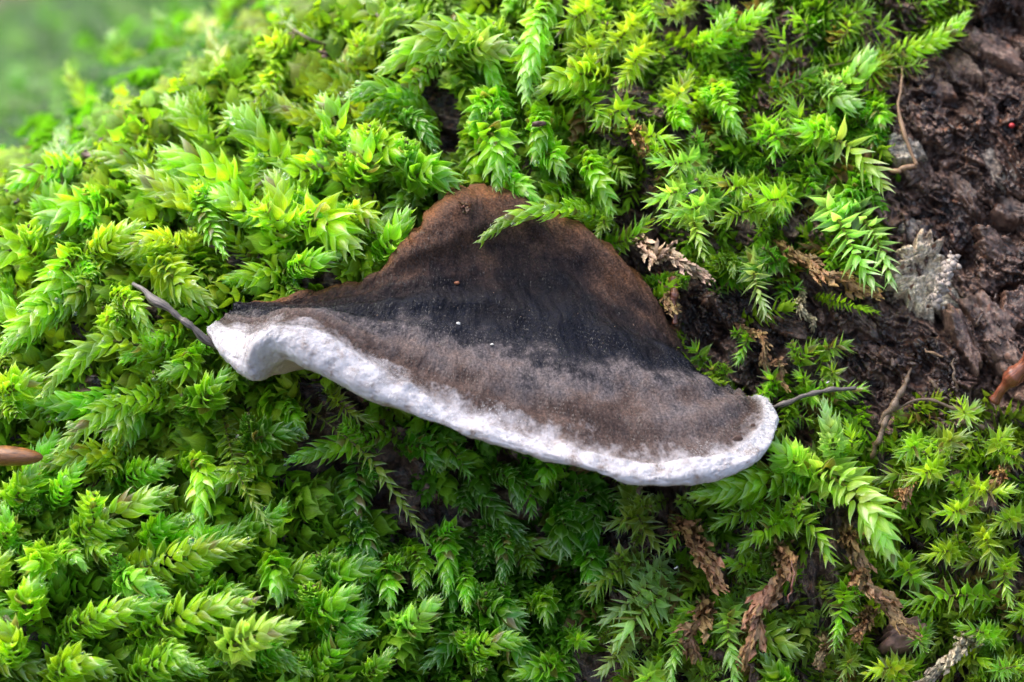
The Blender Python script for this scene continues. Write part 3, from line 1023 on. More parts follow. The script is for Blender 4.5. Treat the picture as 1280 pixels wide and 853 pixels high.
def shoot(kind, width, tone, ctrl_px, label=None, flat=0.0, vary=.18, edge=False):
    """ctrl_px: (px, py, lift above the log in cm); width in px"""
    global n_shoot
    n_shoot += 1
    seed = 1000 + n_shoot
    r = np.random.default_rng(seed)
    if kind == 'dead':                          # shrivelled stems wander
        q_ = np.array(ctrl_px, float)
        q_ = catmull(q_, np.linspace(0, len(q_) - 1, 8))
        q_[1:, :2] += r.normal(0, 5 if tone != 'amber' else 2.5, (7, 2))
        q_[1:, 2] += r.normal(0, .06, 7)
        ctrl_px = [tuple(c) for c in q_]
    z0 = log_dz(*ctrl_px[0][:2])
    ctrl = [W(x, y, (log_dz(x, y) if not edge else z0 + 3.5 + .4 * i) - h) for i, (x, y, h) in enumerate(ctrl_px)]
    width *= {'plump': 1.2, 'star': 1.12, 'fine': 1.05, 'dead': .78}[kind] * (1 + float(z0) / D0)
    pts, T, B, C, res, Ln = leaf_frames(ctrl, width / 100, kind, seed, flat)
    root = bpy.data.objects.new('moss_shoot' if kind != 'dead' else 'dead_moss_shoot', None)
    COL.objects.link(root)
    base = pts[0]
    root.location = base * .01
    root.empty_display_size = .002
    mx, my = np.mean([c[0] for c in ctrl_px]), np.mean([c[1] for c in ctrl_px])
    if label is None:
        place = min(PLACES, key=lambda q: (q[0][0] - mx) ** 2 + (q[0][1] - my) ** 2)[1]
        (xa, ya, _), (xb, yb, _) = ctrl_px[0], ctrl_px[-1]
        span = math.hypot(xb - xa, yb - ya)
        way = 'pointing downhill' if yb - ya > .6 * span else 'pointing uphill' if yb - ya < -.6 * span else 'lying level'
        big = 'long' if span > 118 else 'short' if span < 72 else 'middling'
        lab = f'{big} {LOOK[kind]} {TLOOK[tone]} moss shoot {way} {place}'
        tag(root, lab, 'moss', lab.replace('shoot ', 'shoots '))
    else:
        tag(root, label, 'moss')
    # stem
    if kind in ('plump', 'star') and len(ctrl) > 2 and label is None:
        for b_ in range(int(r.integers(0, 3))):
            i0 = int(len(pts) * r.uniform(.15, .55))
            sd = 1 if r.random() < .5 else -1
            dr_ = T[i0] * math.cos(.9) + C[i0] * sd * math.sin(.9) + B[i0] * r.uniform(0, .5)
            l_ = r.uniform(.28, .5) * width / 45
            bp = [pts[i0], pts[i0] + dr_ * l_ * .5, pts[i0] + dr_ * l_ * .9 + T[i0] * l_ * .25]
            bpts, bT, bB, bC, bres, _ = leaf_frames(bp, width / 100 * r.uniform(.55, .75), kind, seed + 7000 + b_)
            res = res + bres
            V, F, uv = tube(bpts[::3] - base, .02 * width / 40, 5)
            link('branchlet', new_mesh('branchlet', V, F, M_STEM, uv=uv), root)
    sub = pts[::3] if len(pts) > 12 else pts
    V, F, uv = tube(sub - base, np.linspace(.022, .010, len(sub)) * width / 40, 5)
    link('stem', new_mesh('stem', V, F, M_STEM if kind != 'dead' else M_STEM_DEAD, uv=uv), root)
    c0 = np.array(TONE[tone]) * r.uniform(1 - vary, 1 + vary) * (1 + r.normal(0, .05, 3))
    meshes = LEAVES[kind]
    old = np.array(TONE['olive']) * .7 if kind != 'dead' else c0 * .7
    for pos, X, Y, Z, s, fz in res:
        me = meshes[int(r.integers(len(meshes)))][0]
        o = bpy.data.objects.new('leaf', me)
        COL.objects.link(o)
        o.parent = root
        p = (pos - base) * .01
        o.matrix_basis = Matrix(((X[0] * .01, Y[0] * .01, Z[0] * .01, p[0]), (X[1] * .01, Y[1] * .01, Z[1] * .01, p[1]),
                                 (X[2] * .01, Y[2] * .01, Z[2] * .01, p[2]), (0, 0, 0, 1)))
        q = max(0, .35 - s) * 1.1
        c = c0 * (1 - q) + old * q
        c = c * r.uniform(.8, 1.2)
        if kind != 'dead' and r.random() < .035:
            c = np.array((.34, .24, .09)) * r.uniform(.6, 1.2)
        o.color = (*np.clip(c, 0, 1), 1)
        if kind == 'plump' and fz > .5:
            SHOOT_LEAVES.append((pos + Y * r.uniform(.5, .85) + Z * .17, np.linalg.norm(Y), mx, my))
    return root


def S(kind, w, tone, lift, pts, label=None, flat=0.0, base=.1, edge=False):
    n = len(pts)
    prof = [base + (lift - base) * math.sin(min(1, (i / (n - 1)) * 1.6) * math.pi / 2) for i in range(n)]
    return shoot(kind, w, tone, [(x, y, h) for (x, y), h in zip(pts, prof)], label, flat, edge=edge)


HAND = [
    # far upper edge, out of focus
    ('plump', 34, 'yellow', 1.0, [(112, 190), (105, 140), (82, 78)]), ('plump', 36, 'pale', 1.0, [(160, 195), (90, 178), (25, 183)]),
    ('plump', 34, 'yellow', 1.1, [(195, 205), (222, 120), (236, 62)]), ('plump', 34, 'fresh', 1.0, [(255, 110), (225, 60), (190, 12)]),
    ('plump', 36, 'pale', 1.2, [(262, 102), (300, 96), (336, 120)]), ('plump', 34, 'lime', 1.1, [(335, 120), (360, 100), (392, 122)]),
    ('plump', 40, 'lime', 1.1, [(402, 95), (385, 42), (345, 3)]), ('plump', 34, 'lime', .9, [(300, 60), (280, 20), (290, -20)]),
    ('plump', 34, 'fresh', .9, [(160, 120), (150, 70), (140, 40)]), ('plump', 36, 'lime', .9, [(60, 240), (30, 215), (0, 190)]),
    ('plump', 38, 'lime', 1.0, [(185, 190), (150, 160), (125, 150)]), ('plump', 36, 'fresh', .9, [(450, 60), (440, 20), (420, -20)]),
    ('plump', 36, 'lime', .9, [(500, 40), (470, 10), (450, -30)]),
    # sunlit bank around and above the folded tip
    ('plump', 46, 'lime', 1.2, [(325, 265), (265, 215), (198, 192)]), ('plump', 46, 'lime', 1.2, [(368, 240), (330, 180), (284, 138)]),
    ('plump', 42, 'yellow', 1.1, [(285, 290), (225, 250), (160, 215)]), ('plump', 40, 'lime', 1.0, [(155, 255), (100, 262), (45, 285)]),
    ('plump', 44, 'lime', 1.1, [(120, 300), (75, 345), (25, 425)]), ('plump', 46, 'yellow', 1.25, [(105, 330), (140, 300), (175, 280)]),
    ('plump', 40, 'fresh', 1.0, [(215, 225), (250, 260), (282, 322)]), ('plump', 42, 'lime', 1.15, [(180, 300), (215, 345), (268, 385)]),
    ('plump', 40, 'lime', 1.15, [(335, 330), (350, 270), (345, 215)]), ('plump', 44, 'lime', 1.2, [(370, 300), (400, 275), (450, 320)]),
    ('plump', 40, 'fresh', 1.15, [(350, 345), (385, 330), (430, 318)]), ('plump', 38, 'lime', 1.1, [(420, 300), (450, 265), (478, 290)]),
    ('plump', 44, 'fresh', 1.1, [(470, 330), (490, 300), (512, 262)]), ('plump', 48, 'fresh', 1.2, [(500, 235), (535, 215), (575, 232)]),
    ('plump', 40, 'lime', 1.1, [(430, 240), (460, 205), (440, 165)]), ('plump', 42, 'lime', 1.1, [(395, 200), (420, 160), (400, 120)]),
    ('plump', 40, 'fresh', 1.0, [(545, 150), (482, 112), (430, 126)]), ('plump', 42, 'lime', 1.1, [(645, 62), (560, 42), (474, 92)]),
    ('plump', 40, 'pale', 1.0, [(560, 80), (600, 60), (650, 65)]), ('plump', 40, 'lime', 1.0, [(440, 200), (480, 185), (520, 200)]),
    ('plump', 38, 'deep', .9, [(480, 160), (520, 150), (545, 190)]), ('plump', 40, 'lime', 1.15, [(330, 300), (300, 260), (262, 240)]),
    ('plump', 44, 'lime', 1.2, [(60, 330), (25, 310), (-25, 330)]), ('plump', 40, 'lime', 1.1, [(110, 215), (60, 210), (10, 235)]),
    ('plump', 38, 'yellow', 1.1, [(245, 330), (200, 300), (150, 320)]),
    # crown of the fungus
    ('plump', 40, 'pale', 1.15, [(695, -15), (668, 45), (655, 132)], 'long pale green moss shoot hanging tip down above the fungus crown'),
    ('plump', 40, 'lime', 1.1, [(770, 96), (715, 94), (670, 118)]), ('plump', 36, 'fresh', 1.0, [(632, 118), (605, 130), (588, 158)]),
    ('plump', 46, 'fresh', 1.2, [(590, 168), (618, 172), (622, 238)]), ('plump', 46, 'fresh', 1.25, [(672, 140), (676, 160), (667, 202)], 'rounded bright green moss shoot carrying a brown crumb'),
    ('plump', 38, 'fresh', 1.2, [(668, 192), (690, 195), (706, 224)]), ('plump', 36, 'pale', 1.1, [(622, 215), (645, 230), (674, 252)]),
    ('plump', 34, 'fresh', 1.2, [(725, 188), (745, 218), (766, 268)]),
    ('star', 38, 'yellow', 1.0, [(810, 8), (775, 48), (746, 80)]), ('star', 38, 'yellow', 1.0, [(812, 45), (795, 75), (772, 112)]),
    ('star', 38, 'yellow', .9, [(768, -5), (725, 18), (695, 46)]), ('star', 36, 'lime', .9, [(800, 125), (770, 140), (735, 160)]),
    ('star', 36, 'olive', .9, [(870, 0), (840, 20), (815, 5)]), ('star', 36, 'yellow', .9, [(760, 60), (735, 58), (700, 65)]),
    ('dead', 40, 'amber', .8, [(780, 150), (795, 165), (808, 190)], 'straw coloured withered moss tip high above the fungus crown'),
    ('star', 34, 'lime', 1.0, [(830, 130), (850, 115), (862, 90)]), ('star', 40, 'lime', .9, [(700, 100), (740, 130), (760, 165)]),
    ('star', 40, 'pale', 1.1, [(890, 190), (850, 205), (808, 198)]), ('star', 42, 'pale', 1.15, [(880, 225), (845, 240), (805, 255)]),
    ('star', 44, 'pale', 1.2, [(905, 245), (870, 260), (820, 275)]), ('star', 40, 'pale', 1.2, [(850, 255), (868, 280), (880, 328)], 'pale green moss shoot pointing down beside the beige dead tip'),
    ('star', 38, 'lime', 1.0, [(960, 225), (920, 235), (880, 215)]), ('plump', 34, 'fresh', 1.0, [(888, 95), (905, 128), (929, 176)]),
    ('star', 36, 'lime', 1.0, [(975, 270), (930, 265), (890, 285)]), ('star', 36, 'fresh', .9, [(940, 150), (970, 170), (965, 205)]),
    ('plump', 32, 'lime', .9, [(835, 120), (850, 150), (865, 160)]), ('star', 34, 'fresh', .9, [(990, 190), (1000, 150), (985, 120)]),
    ('star', 38, 'lime', 1.0, [(790, 190), (815, 170), (850, 180)]), ('star', 40, 'lime', 1.0, [(1000, 240), (965, 250), (930, 240)]),
    ('plump', 34, 'fresh', .9, [(1040, 150), (1020, 165), (990, 160)]),
    # next to bare bark
    ('plump', 26, 'lime', .55, [(1095, 70), (1140, 62), (1185, 42), (1213, 14)], 'slender knobbly moss shoot creeping out onto the bare bark'),
    ('plump', 36, 'pale', .75, [(1052, 118), (1068, 98), (1094, 64)], 'plump pointed moss bud beside the tangled rootlet'),
    ('plump', 26, 'fresh', .6, [(1085, 130), (1098, 140), (1104, 162)]), ('plump', 32, 'silver', .7, [(1020, 110), (1045, 125), (1078, 132)]),
    ('star', 46, 'pale', .9, [(1008, 176), (1055, 180), (1112, 240)], 'pale arching moss shoot just above the parallel hanging pair'),
    ('star', 44, 'silver', .9, [(1012, 228), (1045, 270), (1068, 315), (1098, 366)], 'inner shoot of the silvery hanging pair beside the pale bark flake'),
    ('star', 42, 'silver', .85, [(1040, 235), (1080, 275), (1105, 320), (1117, 364)], 'outer shoot of the silvery hanging pair touching the pale bark flake'),
    ('star', 34, 'silver', .8, [(945, 308), (943, 345), (960, 402)], 'silvery feathery moss shoot hanging alone over dark wet wood'),
    ('plump', 26, 'olive', .7, [(905, 315), (915, 330), (916, 348)]), ('star', 36, 'fresh', .7, [(990, 215), (1020, 205), (1045, 195)]),
    ('fine', 34, 'fresh', .5, [(1055, 60), (1085, 40), (1120, 30)]), ('fine', 34, 'fresh', .5, [(1100, 20), (1140, 5), (1185, 5)]),
    ('fine', 36, 'fresh', .6, [(960, 80), (985, 60), (960, 30)]), ('fine', 36, 'fresh', .6, [(1000, 60), (1010, 35), (985, 10)]),
    ('fine', 34, 'fresh', .6, [(1040, 45), (1060, 20), (1095, 10)]), ('fine', 34, 'deep', .6, [(960, 120), (985, 105), (1030, 85)]),
    ('fine', 34, 'fresh', .5, [(1010, 85), (1050, 80), (1090, 65)]), ('plump', 30, 'lime', .8, [(900, 70), (930, 35), (965, 5)]),
    ('plump', 28, 'lime', .8, [(860, 65), (890, 50), (920, 10)]), ('fine', 30, 'fresh', .5, [(1090, 95), (1120, 85), (1160, 82)]),
    # over the fungus crown
    ('plump', 26, 'lime', 1.35, [(772, 292), (735, 266), (690, 262), (640, 272), (596, 305)], 'yellow green moss shoot lying across the brown fungus crown'),
    ('star', 30, 'olive', 1.0, [(735, 270), (755, 275), (742, 305)]),
    # left below the needle
    ('plump', 42, 'lime', 1.35, [(255, 478), (160, 428), (98, 445), (50, 500)], 'long lime green moss shoot arching below the dark needle'),
    ('plump', 42, 'lime', 1.3, [(245, 505), (175, 498), (120, 522), (70, 565)]), ('plump', 40, 'fresh', 1.25, [(243, 520), (262, 492), (287, 462)]),
    ('plump', 38, 'lime', 1.25, [(128, 365), (165, 378), (192, 424)]), ('plump', 34, 'lime', 1.2, [(135, 395), (140, 405), (142, 415)]),
    ('plump', 40, 'lime', 1.2, [(-10, 500), (25, 484), (58, 472)]), ('plump', 44, 'lime', 1.2, [(110, 375), (60, 385), (0, 440)]),
    ('plump', 36, 'fresh', 1.1, [(230, 430), (235, 455), (200, 470)]), ('plump', 40, 'lime', 1.15, [(50, 430), (20, 400), (-10, 380)]),
    ('star', 30, 'olive', 1.15, [(275, 495), (285, 548), (302, 602), (344, 670)], 'olive slender moss shoot trailing below the folded fungus tip'),
    ('star', 34, 'olive', 1.0, [(335, 478), (400, 522), (458, 570), (502, 628), (538, 684)], 'longest olive moss shoot slanting down in the shade under the margin'),
    ('star', 30, 'olive', .9, [(400, 470), (430, 510), (470, 530)]), ('plump', 36, 'deep', 1.0, [(300, 560), (330, 545), (378, 540)]),
    ('plump', 38, 'fresh', 1.2, [(60, 650), (82, 605), (108, 576)]), ('plump', 38, 'fresh', 1.2, [(10, 640), (28, 608), (50, 582)]),
    ('plump', 36, 'lime', 1.2, [(225, 575), (252, 590), (246, 672)]),
    # low bank with water beads
    ('plump', 48, 'lime', 1.3, [(70, 692), (130, 650), (220, 612)]), ('plump', 44, 'lime', 1.3, [(125, 735), (205, 702), (315, 678)]),
    ('plump', 46, 'lime', 1.3, [(60, 800), (120, 772), (215, 750)]), ('plump', 46, 'lime', 1.3, [(150, 815), (220, 775), (325, 750)]),
    ('plump', 46, 'pale', 1.45, [(260, 828), (310, 798), (374, 780)], 'pale plump moss shoot ending in a white tuft, low on the log'),
    ('plump', 40, 'lime', 1.3, [(60, 690), (45, 705), (30, 712)]), ('plump', 34, 'pale', 1.35, [(65, 680), (90, 695), (108, 712)]),
    ('plump', 44, 'lime', 1.3, [(40, 780), (35, 745), (50, 725)]), ('plump', 44, 'lime', 1.3, [(20, 840), (15, 800), (-5, 775)]),
    ('plump', 44, 'lime', 1.3, [(60, 870), (90, 830), (140, 840)]), ('plump', 44, 'lime', 1.3, [(150, 870), (200, 830), (255, 835)]),
    ('plump', 34, 'pale', 1.4, [(195, 800), (215, 812), (245, 835)]), ('plump', 36, 'pale', 1.35, [(140, 735), (165, 725), (208, 742)]),
    ('plump', 36, 'fresh', 1.2, [(250, 745), (280, 740), (314, 742)]), ('plump', 38, 'fresh', 1.1, [(335, 692), (345, 715), (347, 755)]),
    ('plump', 40, 'fresh', 1.1, [(400, 740), (430, 715), (475, 705)]), ('plump', 44, 'deep', 1.1, [(320, 850), (340, 815), (370, 825)]),
    ('plump', 36, 'fresh', 1.2, [(0, 690), (10, 660), (5, 630)]), ('plump', 40, 'lime', 1.25, [(0, 740), (-5, 710), (15, 690)]),
    ('plump', 36, 'fresh', 1.2, [(180, 690), (200, 660), (235, 650)]), ('plump', 38, 'fresh', 1.1, [(135, 610), (180, 590), (215, 580)]),
    ('plump', 40, 'deep', 1.0, [(400, 810), (425, 780), (470, 790)]), ('plump', 40, 'fresh', 1.1, [(380, 770), (410, 760), (450, 735)]),
    # shaded hollow, deep tones paint in part of its shade
    ('plump', 38, 'fresh', .95, [(540, 665), (558, 690), (559, 742)]), ('plump', 34, 'fresh', .95, [(570, 690), (582, 725), (584, 768)]),
    ('plump', 38, 'deep', .95, [(620, 650), (630, 680), (627, 728)]), ('plump', 34, 'fresh', .95, [(470, 690), (485, 720), (487, 757)]),
    ('plump', 36, 'fresh', .95, [(505, 680), (525, 705), (527, 748)]), ('plump', 34, 'fresh', .9, [(670, 740), (682, 755), (684, 782)]),
    ('plump', 40, 'deep', .95, [(690, 640), (705, 655), (700, 700)]), ('plump', 40, 'deep', .95, [(590, 770), (620, 765), (655, 780)]),
    ('plump', 36, 'pale', 1.05, [(490, 802), (518, 777), (549, 748)]), ('plump', 32, 'fresh', 1.0, [(455, 855), (470, 835), (492, 812)]),
    ('plump', 38, 'fresh', 1.0, [(575, 830), (610, 805), (660, 800)]), ('plump', 34, 'deep', .9, [(430, 660), (455, 670), (465, 700)]),
    ('plump', 34, 'deep', .8, [(500, 560), (530, 560), (550, 590)]), ('plump', 34, 'deep', .8, [(600, 590), (640, 600), (650, 640)]),
    ('plump', 36, 'deep', .9, [(610, 740), (630, 760), (640, 800)]), ('plump', 36, 'fresh', .9, [(700, 825), (680, 835), (640, 845)]),
    ('plump', 38, 'deep', .9, [(730, 690), (740, 700), (745, 740)]), ('star', 32, 'deep', .8, [(640, 575), (660, 610), (665, 650)]),
    ('star', 30, 'deep', .7, [(540, 545), (570, 570), (590, 600)]), ('star', 30, 'deep', .7, [(700, 600), (720, 630), (715, 660)]),
    # under lowest point of the margin
    ('star', 36, 'olive', .95, [(780, 605), (800, 650), (828, 692)]), ('star', 36, 'olive', .95, [(810, 655), (785, 648), (750, 660)]),
    ('star', 44, 'silver', 1.05, [(835, 695), (795, 745), (745, 785)]), ('star', 42, 'silver', 1.05, [(855, 725), (805, 762), (765, 812)]),
    ('star', 40, 'pale', 1.05, [(850, 755), (845, 800), (838, 860)]), ('star', 38, 'olive', 1.0, [(810, 690), (770, 715), (725, 745)]),
    ('star', 38, 'silver', 1.0, [(800, 790), (770, 820), (745, 850)]), ('star', 34, 'pale', 1.0, [(830, 830), (810, 850), (790, 870)]),
    ('star', 30, 'fresh', .9, [(700, 800), (725, 800), (745, 798)]),
    # by the fungus end and among the dead shoots
    ('plump', 46, 'pale', 1.25, [(1000, 585), (1048, 602), (1088, 640), (1118, 705)], 'big pale moss shoot bending down over a dead brown one'),
    ('plump', 44, 'lime', 1.25, [(1025, 595), (970, 600), (915, 612), (862, 620)], 'big lime moss shoot reaching sideways under the fungus end'),
    ('plump', 38, 'pale', 1.2, [(1010, 590), (985, 572), (962, 552)]), ('plump', 40, 'silver', 1.15, [(1045, 572), (1040, 545), (1030, 500)], 'upright silvery moss shoot beside the thin dead twig'),
    ('star', 38, 'lime', 1.15, [(935, 655), (985, 645), (1020, 665), (1042, 708)]), ('star', 36, 'lime', 1.1, [(1005, 640), (960, 660), (920, 690)]),
    ('star', 32, 'fresh', 1.0, [(975, 630), (930, 640), (885, 662)]), ('star', 36, 'pale', 1.1, [(918, 740), (910, 790), (920, 858)]),
    ('star', 34, 'fresh', .95, [(960, 720), (925, 705), (890, 700)]), ('star', 32, 'fresh', .95, [(1062, 712), (1052, 760), (1042, 815)]),
    ('plump', 32, 'fresh', 1.0, [(985, 860), (970, 845), (953, 818)]), ('star', 30, 'olive', .9, [(1068, 810), (1060, 830), (1050, 855)]),
    ('star', 38, 'fresh', 1.05, [(1260, 748), (1190, 745), (1115, 756)], 'bright feathery moss shoot with its tip beside the dead shoots'),
    ('dead', 40, 'tan', 1.05, [(1235, 785), (1195, 815), (1150, 862)], 'half dead straw and green moss shoot low beside the feathery one'),
    ('star', 38, 'fresh', 1.0, [(1260, 800), (1225, 790), (1190, 780)]), ('star', 34, 'yellow', 1.0, [(1140, 840), (1110, 835), (1075, 845)]),
    ('star', 40, 'yellow', 1.0, [(1220, 620), (1195, 640), (1160, 640)]), ('star', 40, 'yellow', 1.0, [(1200, 600), (1235, 615), (1275, 612)]),
    ('star', 40, 'yellow', .95, [(1180, 580), (1160, 590), (1130, 605)]), ('star', 38, 'yellow', 1.0, [(1215, 650), (1235, 680), (1240, 715)]),
    ('star', 38, 'yellow', .95, [(1210, 690), (1180, 690), (1150, 700)]), ('star', 36, 'olive', .9, [(1170, 560), (1190, 550), (1215, 545)]),
    ('star', 36, 'yellow', .9, [(1240, 570), (1250, 550), (1265, 535)]), ('star', 36, 'fresh', .9, [(1155, 545), (1140, 560), (1120, 575)]),
    ('star', 36, 'lime', .95, [(1270, 690), (1255, 720), (1265, 760)]), ('star', 36, 'fresh', .9, [(1120, 690), (1140, 720), (1170, 730)]),
    ('star', 36, 'lime', .9, [(1285, 640), (1260, 650), (1235, 660)]), ('fine', 34, 'lime', .8, [(1215, 520), (1205, 515), (1198, 495)], 'small star of bright needle leaves under the bark slab'),
    ('fine', 34, 'fresh', .9, [(1230, 840), (1260, 835), (1290, 830)]), ('fine', 34, 'fresh', .9, [(1160, 780), (1150, 800), (1160, 820)]),
    # sprigs on the dark wood
    ('star', 30, 'fresh', .4, [(935, 415), (932, 428), (920, 458)]), ('star', 30, 'fresh', .4, [(995, 460), (1005, 445), (1020, 428)]),
    ('star', 32, 'fresh', .4, [(1025, 440), (1040, 435), (1066, 428)]), ('star', 26, 'fresh', .35, [(880, 455), (872, 440), (864, 428)]),
    ('star', 26, 'fresh', .35, [(900, 478), (890, 462), (888, 450)]), ('fine', 30, 'lime', .4, [(1040, 475), (1040, 465), (1035, 455)]),
    ('star', 32, 'fresh', .45, [(975, 490), (965, 475), (955, 462)]), ('star', 32, 'lime', .45, [(1000, 495), (1005, 475), (990, 465)]),
    ('fine', 30, 'deep', .3, [(890, 370), (900, 360), (918, 352)]), ('fine', 28, 'deep', .3, [(975, 370), (990, 362), (1004, 355)]),
    ('star', 30, 'fresh', .5, [(1030, 500), (1050, 490), (1088, 486)]), ('fine', 28, 'fresh', .4, [(985, 515), (1000, 520), (1020, 530)]),
    # dead shoots
    ('dead', 44, 'tan', 1.15, [(775, 298), (810, 312), (845, 328), (888, 346)], 'beige dried moss tip beside the fungus crown'),
    ('dead', 34, 'brown', .7, [(838, 345), (835, 370), (840, 395)]),
    ('dead', 40, 'amber', .7, [(960, 300), (1000, 320), (1040, 345), (1096, 372)], 'translucent amber dead moss strip on dark wet wood'),
    ('dead', 24, 'brown', .45, [(918, 404), (945, 425), (968, 452), (978, 490)], 'narrow curled brown dead shoot by the fungus end'),
    ('dead', 22, 'tan', .4, [(1000, 360), (1005, 385), (1012, 410)]),
    ('dead', 44, 'brown', 1.05, [(838, 640), (862, 672), (888, 705), (905, 740)], 'brown dead moss shoot just under the lowest margin'),
    ('dead', 46, 'brown', .9, [(885, 735), (875, 775), (862, 825)], 'dark brown dead tuft under the first dead shoot'),
    ('dead', 50, 'brown', 1.05, [(992, 672), (975, 720), (950, 770), (930, 835)], 'thick ragged brown dead shoot with a red bristle'),
    ('dead', 46, 'brown', 1.2, [(1058, 640), (1068, 690), (1095, 745), (1148, 800)], 'long braided brown dead shoot below the big pale one'),
    ('dead', 30, 'brown', .9, [(1100, 760), (1080, 780), (1066, 808)]), ('dead', 30, 'brown', .7, [(1040, 790), (1030, 810), (1025, 840)]),
    ('dead', 30, 'amber', .8, [(1270, 575), (1250, 595), (1240, 610)]), ('dead', 28, 'brown', .8, [(1140, 595), (1135, 615), (1130, 630)]),
]
for i, h in enumerate(HAND):
    S(*h, edge=i < 13)

# filler shoots between the placed ones, tips following the drift seen in the photograph
FUNG_POLY = [(250, 400), (300, 380), (420, 345), (515, 310), (540, 262), (590, 236), (640, 240), (730, 290), (840, 400), (880, 465), (975, 515), (965, 555), (880, 605),
             (790, 608), (660, 570), (500, 520), (380, 460), (310, 478)]


def drift(x, y):
    """(angle of growth on the picture, spread): 0 = to the picture's side, 90 = down"""
    if x < 480 and y < 330:
        return 200, 45
    if x < 300 and y < 600:
        return 150, 45
    if x < 430 and y >= 560:
        return -20, 40
    if y > 560 and x < 760:
        return 80, 40
    if y < 260:
        return 125, 50
    return 110, 70


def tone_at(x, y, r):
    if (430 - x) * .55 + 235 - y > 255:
        return r.choice(['deep', 'dark', 'deep', 'dark'])  # far edge dimmed in colour to offset the strong light there
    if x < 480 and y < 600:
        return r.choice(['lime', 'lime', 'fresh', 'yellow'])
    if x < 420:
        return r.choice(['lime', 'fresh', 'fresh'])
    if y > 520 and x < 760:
        return r.choice(['deep', 'fresh', 'deep'])  # deeper greens put the shade below the fungus into the colour
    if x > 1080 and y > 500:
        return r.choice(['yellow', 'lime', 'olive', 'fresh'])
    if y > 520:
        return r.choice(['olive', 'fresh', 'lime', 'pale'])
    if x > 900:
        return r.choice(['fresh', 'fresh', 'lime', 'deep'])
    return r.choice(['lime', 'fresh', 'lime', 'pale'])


rr = random.Random(5)
placed = []
tries = 0
while len(placed) < 118 and tries < 20000:
    tries += 1
    x, y = rr.uniform(-40, 1310), rr.uniform(-30, 880)
    if in_poly(np.array([x]), np.array([y]), BARK_POLY)[0] or in_poly(np.array([x]), np.array([y]), FUNG_POLY)[0]:
        continue
    if any((x - a) ** 2 + (y - b) ** 2 < 56 ** 2 for a, b in placed):
        continue
    placed.append((x, y))
for x, y in placed:
    a, sp = drift(x, y)
    a = math.radians(a + rr.gauss(0, sp))
    right = x > 760
    fine_zone = (x > 930 and y < 120)
    kind = 'fine' if fine_zone else ('star' if (right and rr.random() < .8) else 'plump')
    ln = rr.uniform(75, 120) * (.8 if right else 1.3)
    w_ = rr.uniform(33, 42) * (.85 if right else 1)
    dx, dy = math.cos(a), math.sin(a)
    bend = rr.uniform(-.3, .3) * ln
    pts = [(x - dx * ln * .5, y - dy * ln * .5), (x + dy * bend * .5, y - dx * bend * .5), (x + dx * ln * .5, y + dy * ln * .5)]
    if any(in_poly(np.array([p_[0]]), np.array([p_[1]]), BARK_POLY)[0] or in_poly(np.array([p_[0]]), np.array([p_[1]]), FUNG_POLY)[0] for p_ in pts):
        pts = [(x + (q[0] - x) * .45, y + (q[1] - y) * .45) for q in pts]
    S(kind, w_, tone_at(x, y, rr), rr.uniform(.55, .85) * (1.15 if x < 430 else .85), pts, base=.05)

# carpet of small shoots underneath, one mass
r = np.random.default_rng(77)
kx, ky = r.uniform(-330, 1620, 14000), r.uniform(-260, 1120, 14000)
inside = (kx > -40) & (kx < 1320) & (ky > -40) & (ky < 890)
keep = inside | (r.random(14000) < .45)
inb = in_poly(kx, ky, BARK_POLY)
keep &= ~inb | ((kx < 1080) & (ky > 330) & (r.random(14000) < .04))
gap_ = np.where((kx > 340) & (kx < 860) & (ky > 470) & (ky < 730), -.05, np.where(kx < 480, -.8, -.5))
keep &= (vnoise(kx / 70, ky / 70) > gap_) | ~inside
keep &= ~((kx > 760) & (kx < 870) & (ky > 590) & (ky < 690)) & ~((kx > 745) & (kx < 860) & (ky > 290) & (ky < 345))
kx, ky = kx[keep][:3600], ky[keep][:3600]
frames = {i: [] for i in range(6)}
for k, (x, y) in enumerate(zip(kx, ky)):
    a, sp = drift(x, y)
    a = math.radians(a + r.normal(0, sp * 1.3))
    big = x < 500
    ln = r.uniform(45, 95)
    w_ = r.uniform(30, 48) * (1.1 if big else .85) * (1 + float(log_dz(x, y)) / D0)
    h1 = r.uniform(.12, .5) * (1.25 if big else 1)
    ca, sa = math.cos(a) * ln * .5, math.sin(a) * ln * .5
    q = np.array([(x - ca, y - sa, 0), (x, y, h1), (x + ca, y + sa, h1 + r.uniform(-.1, .15))])
    ctrl = W(q[:, 0], q[:, 1], log_dz(q[:, 0], q[:, 1]) - q[:, 2])
    tone = np.array(TONE[tone_at(x, y, random)]) * r.uniform(.5, .9)  # tint darkened to paint in the shade beneath larger shoots
    if x > 700 and r.random() < .12:
        tone = np.array(TONE['brown']) * .7
    for pos, X, Y, Z, s, fz in leaf_frames(ctrl, w_ / 100, 'plump' if x < 780 else ('fine' if x > 920 and y < 140 else 'star'), 5000 + k, gapk=1.7 if x < 780 else 1.25)[4]:
        frames[int(r.integers(3)) + (0 if x < 780 else 3)].append(np.concatenate([pos, X * 1.1, Y, Z, tone * r.uniform(.75, 1.25)]))
cvv, cff, cuv, ccol, nvt = [], [], [], [], 0
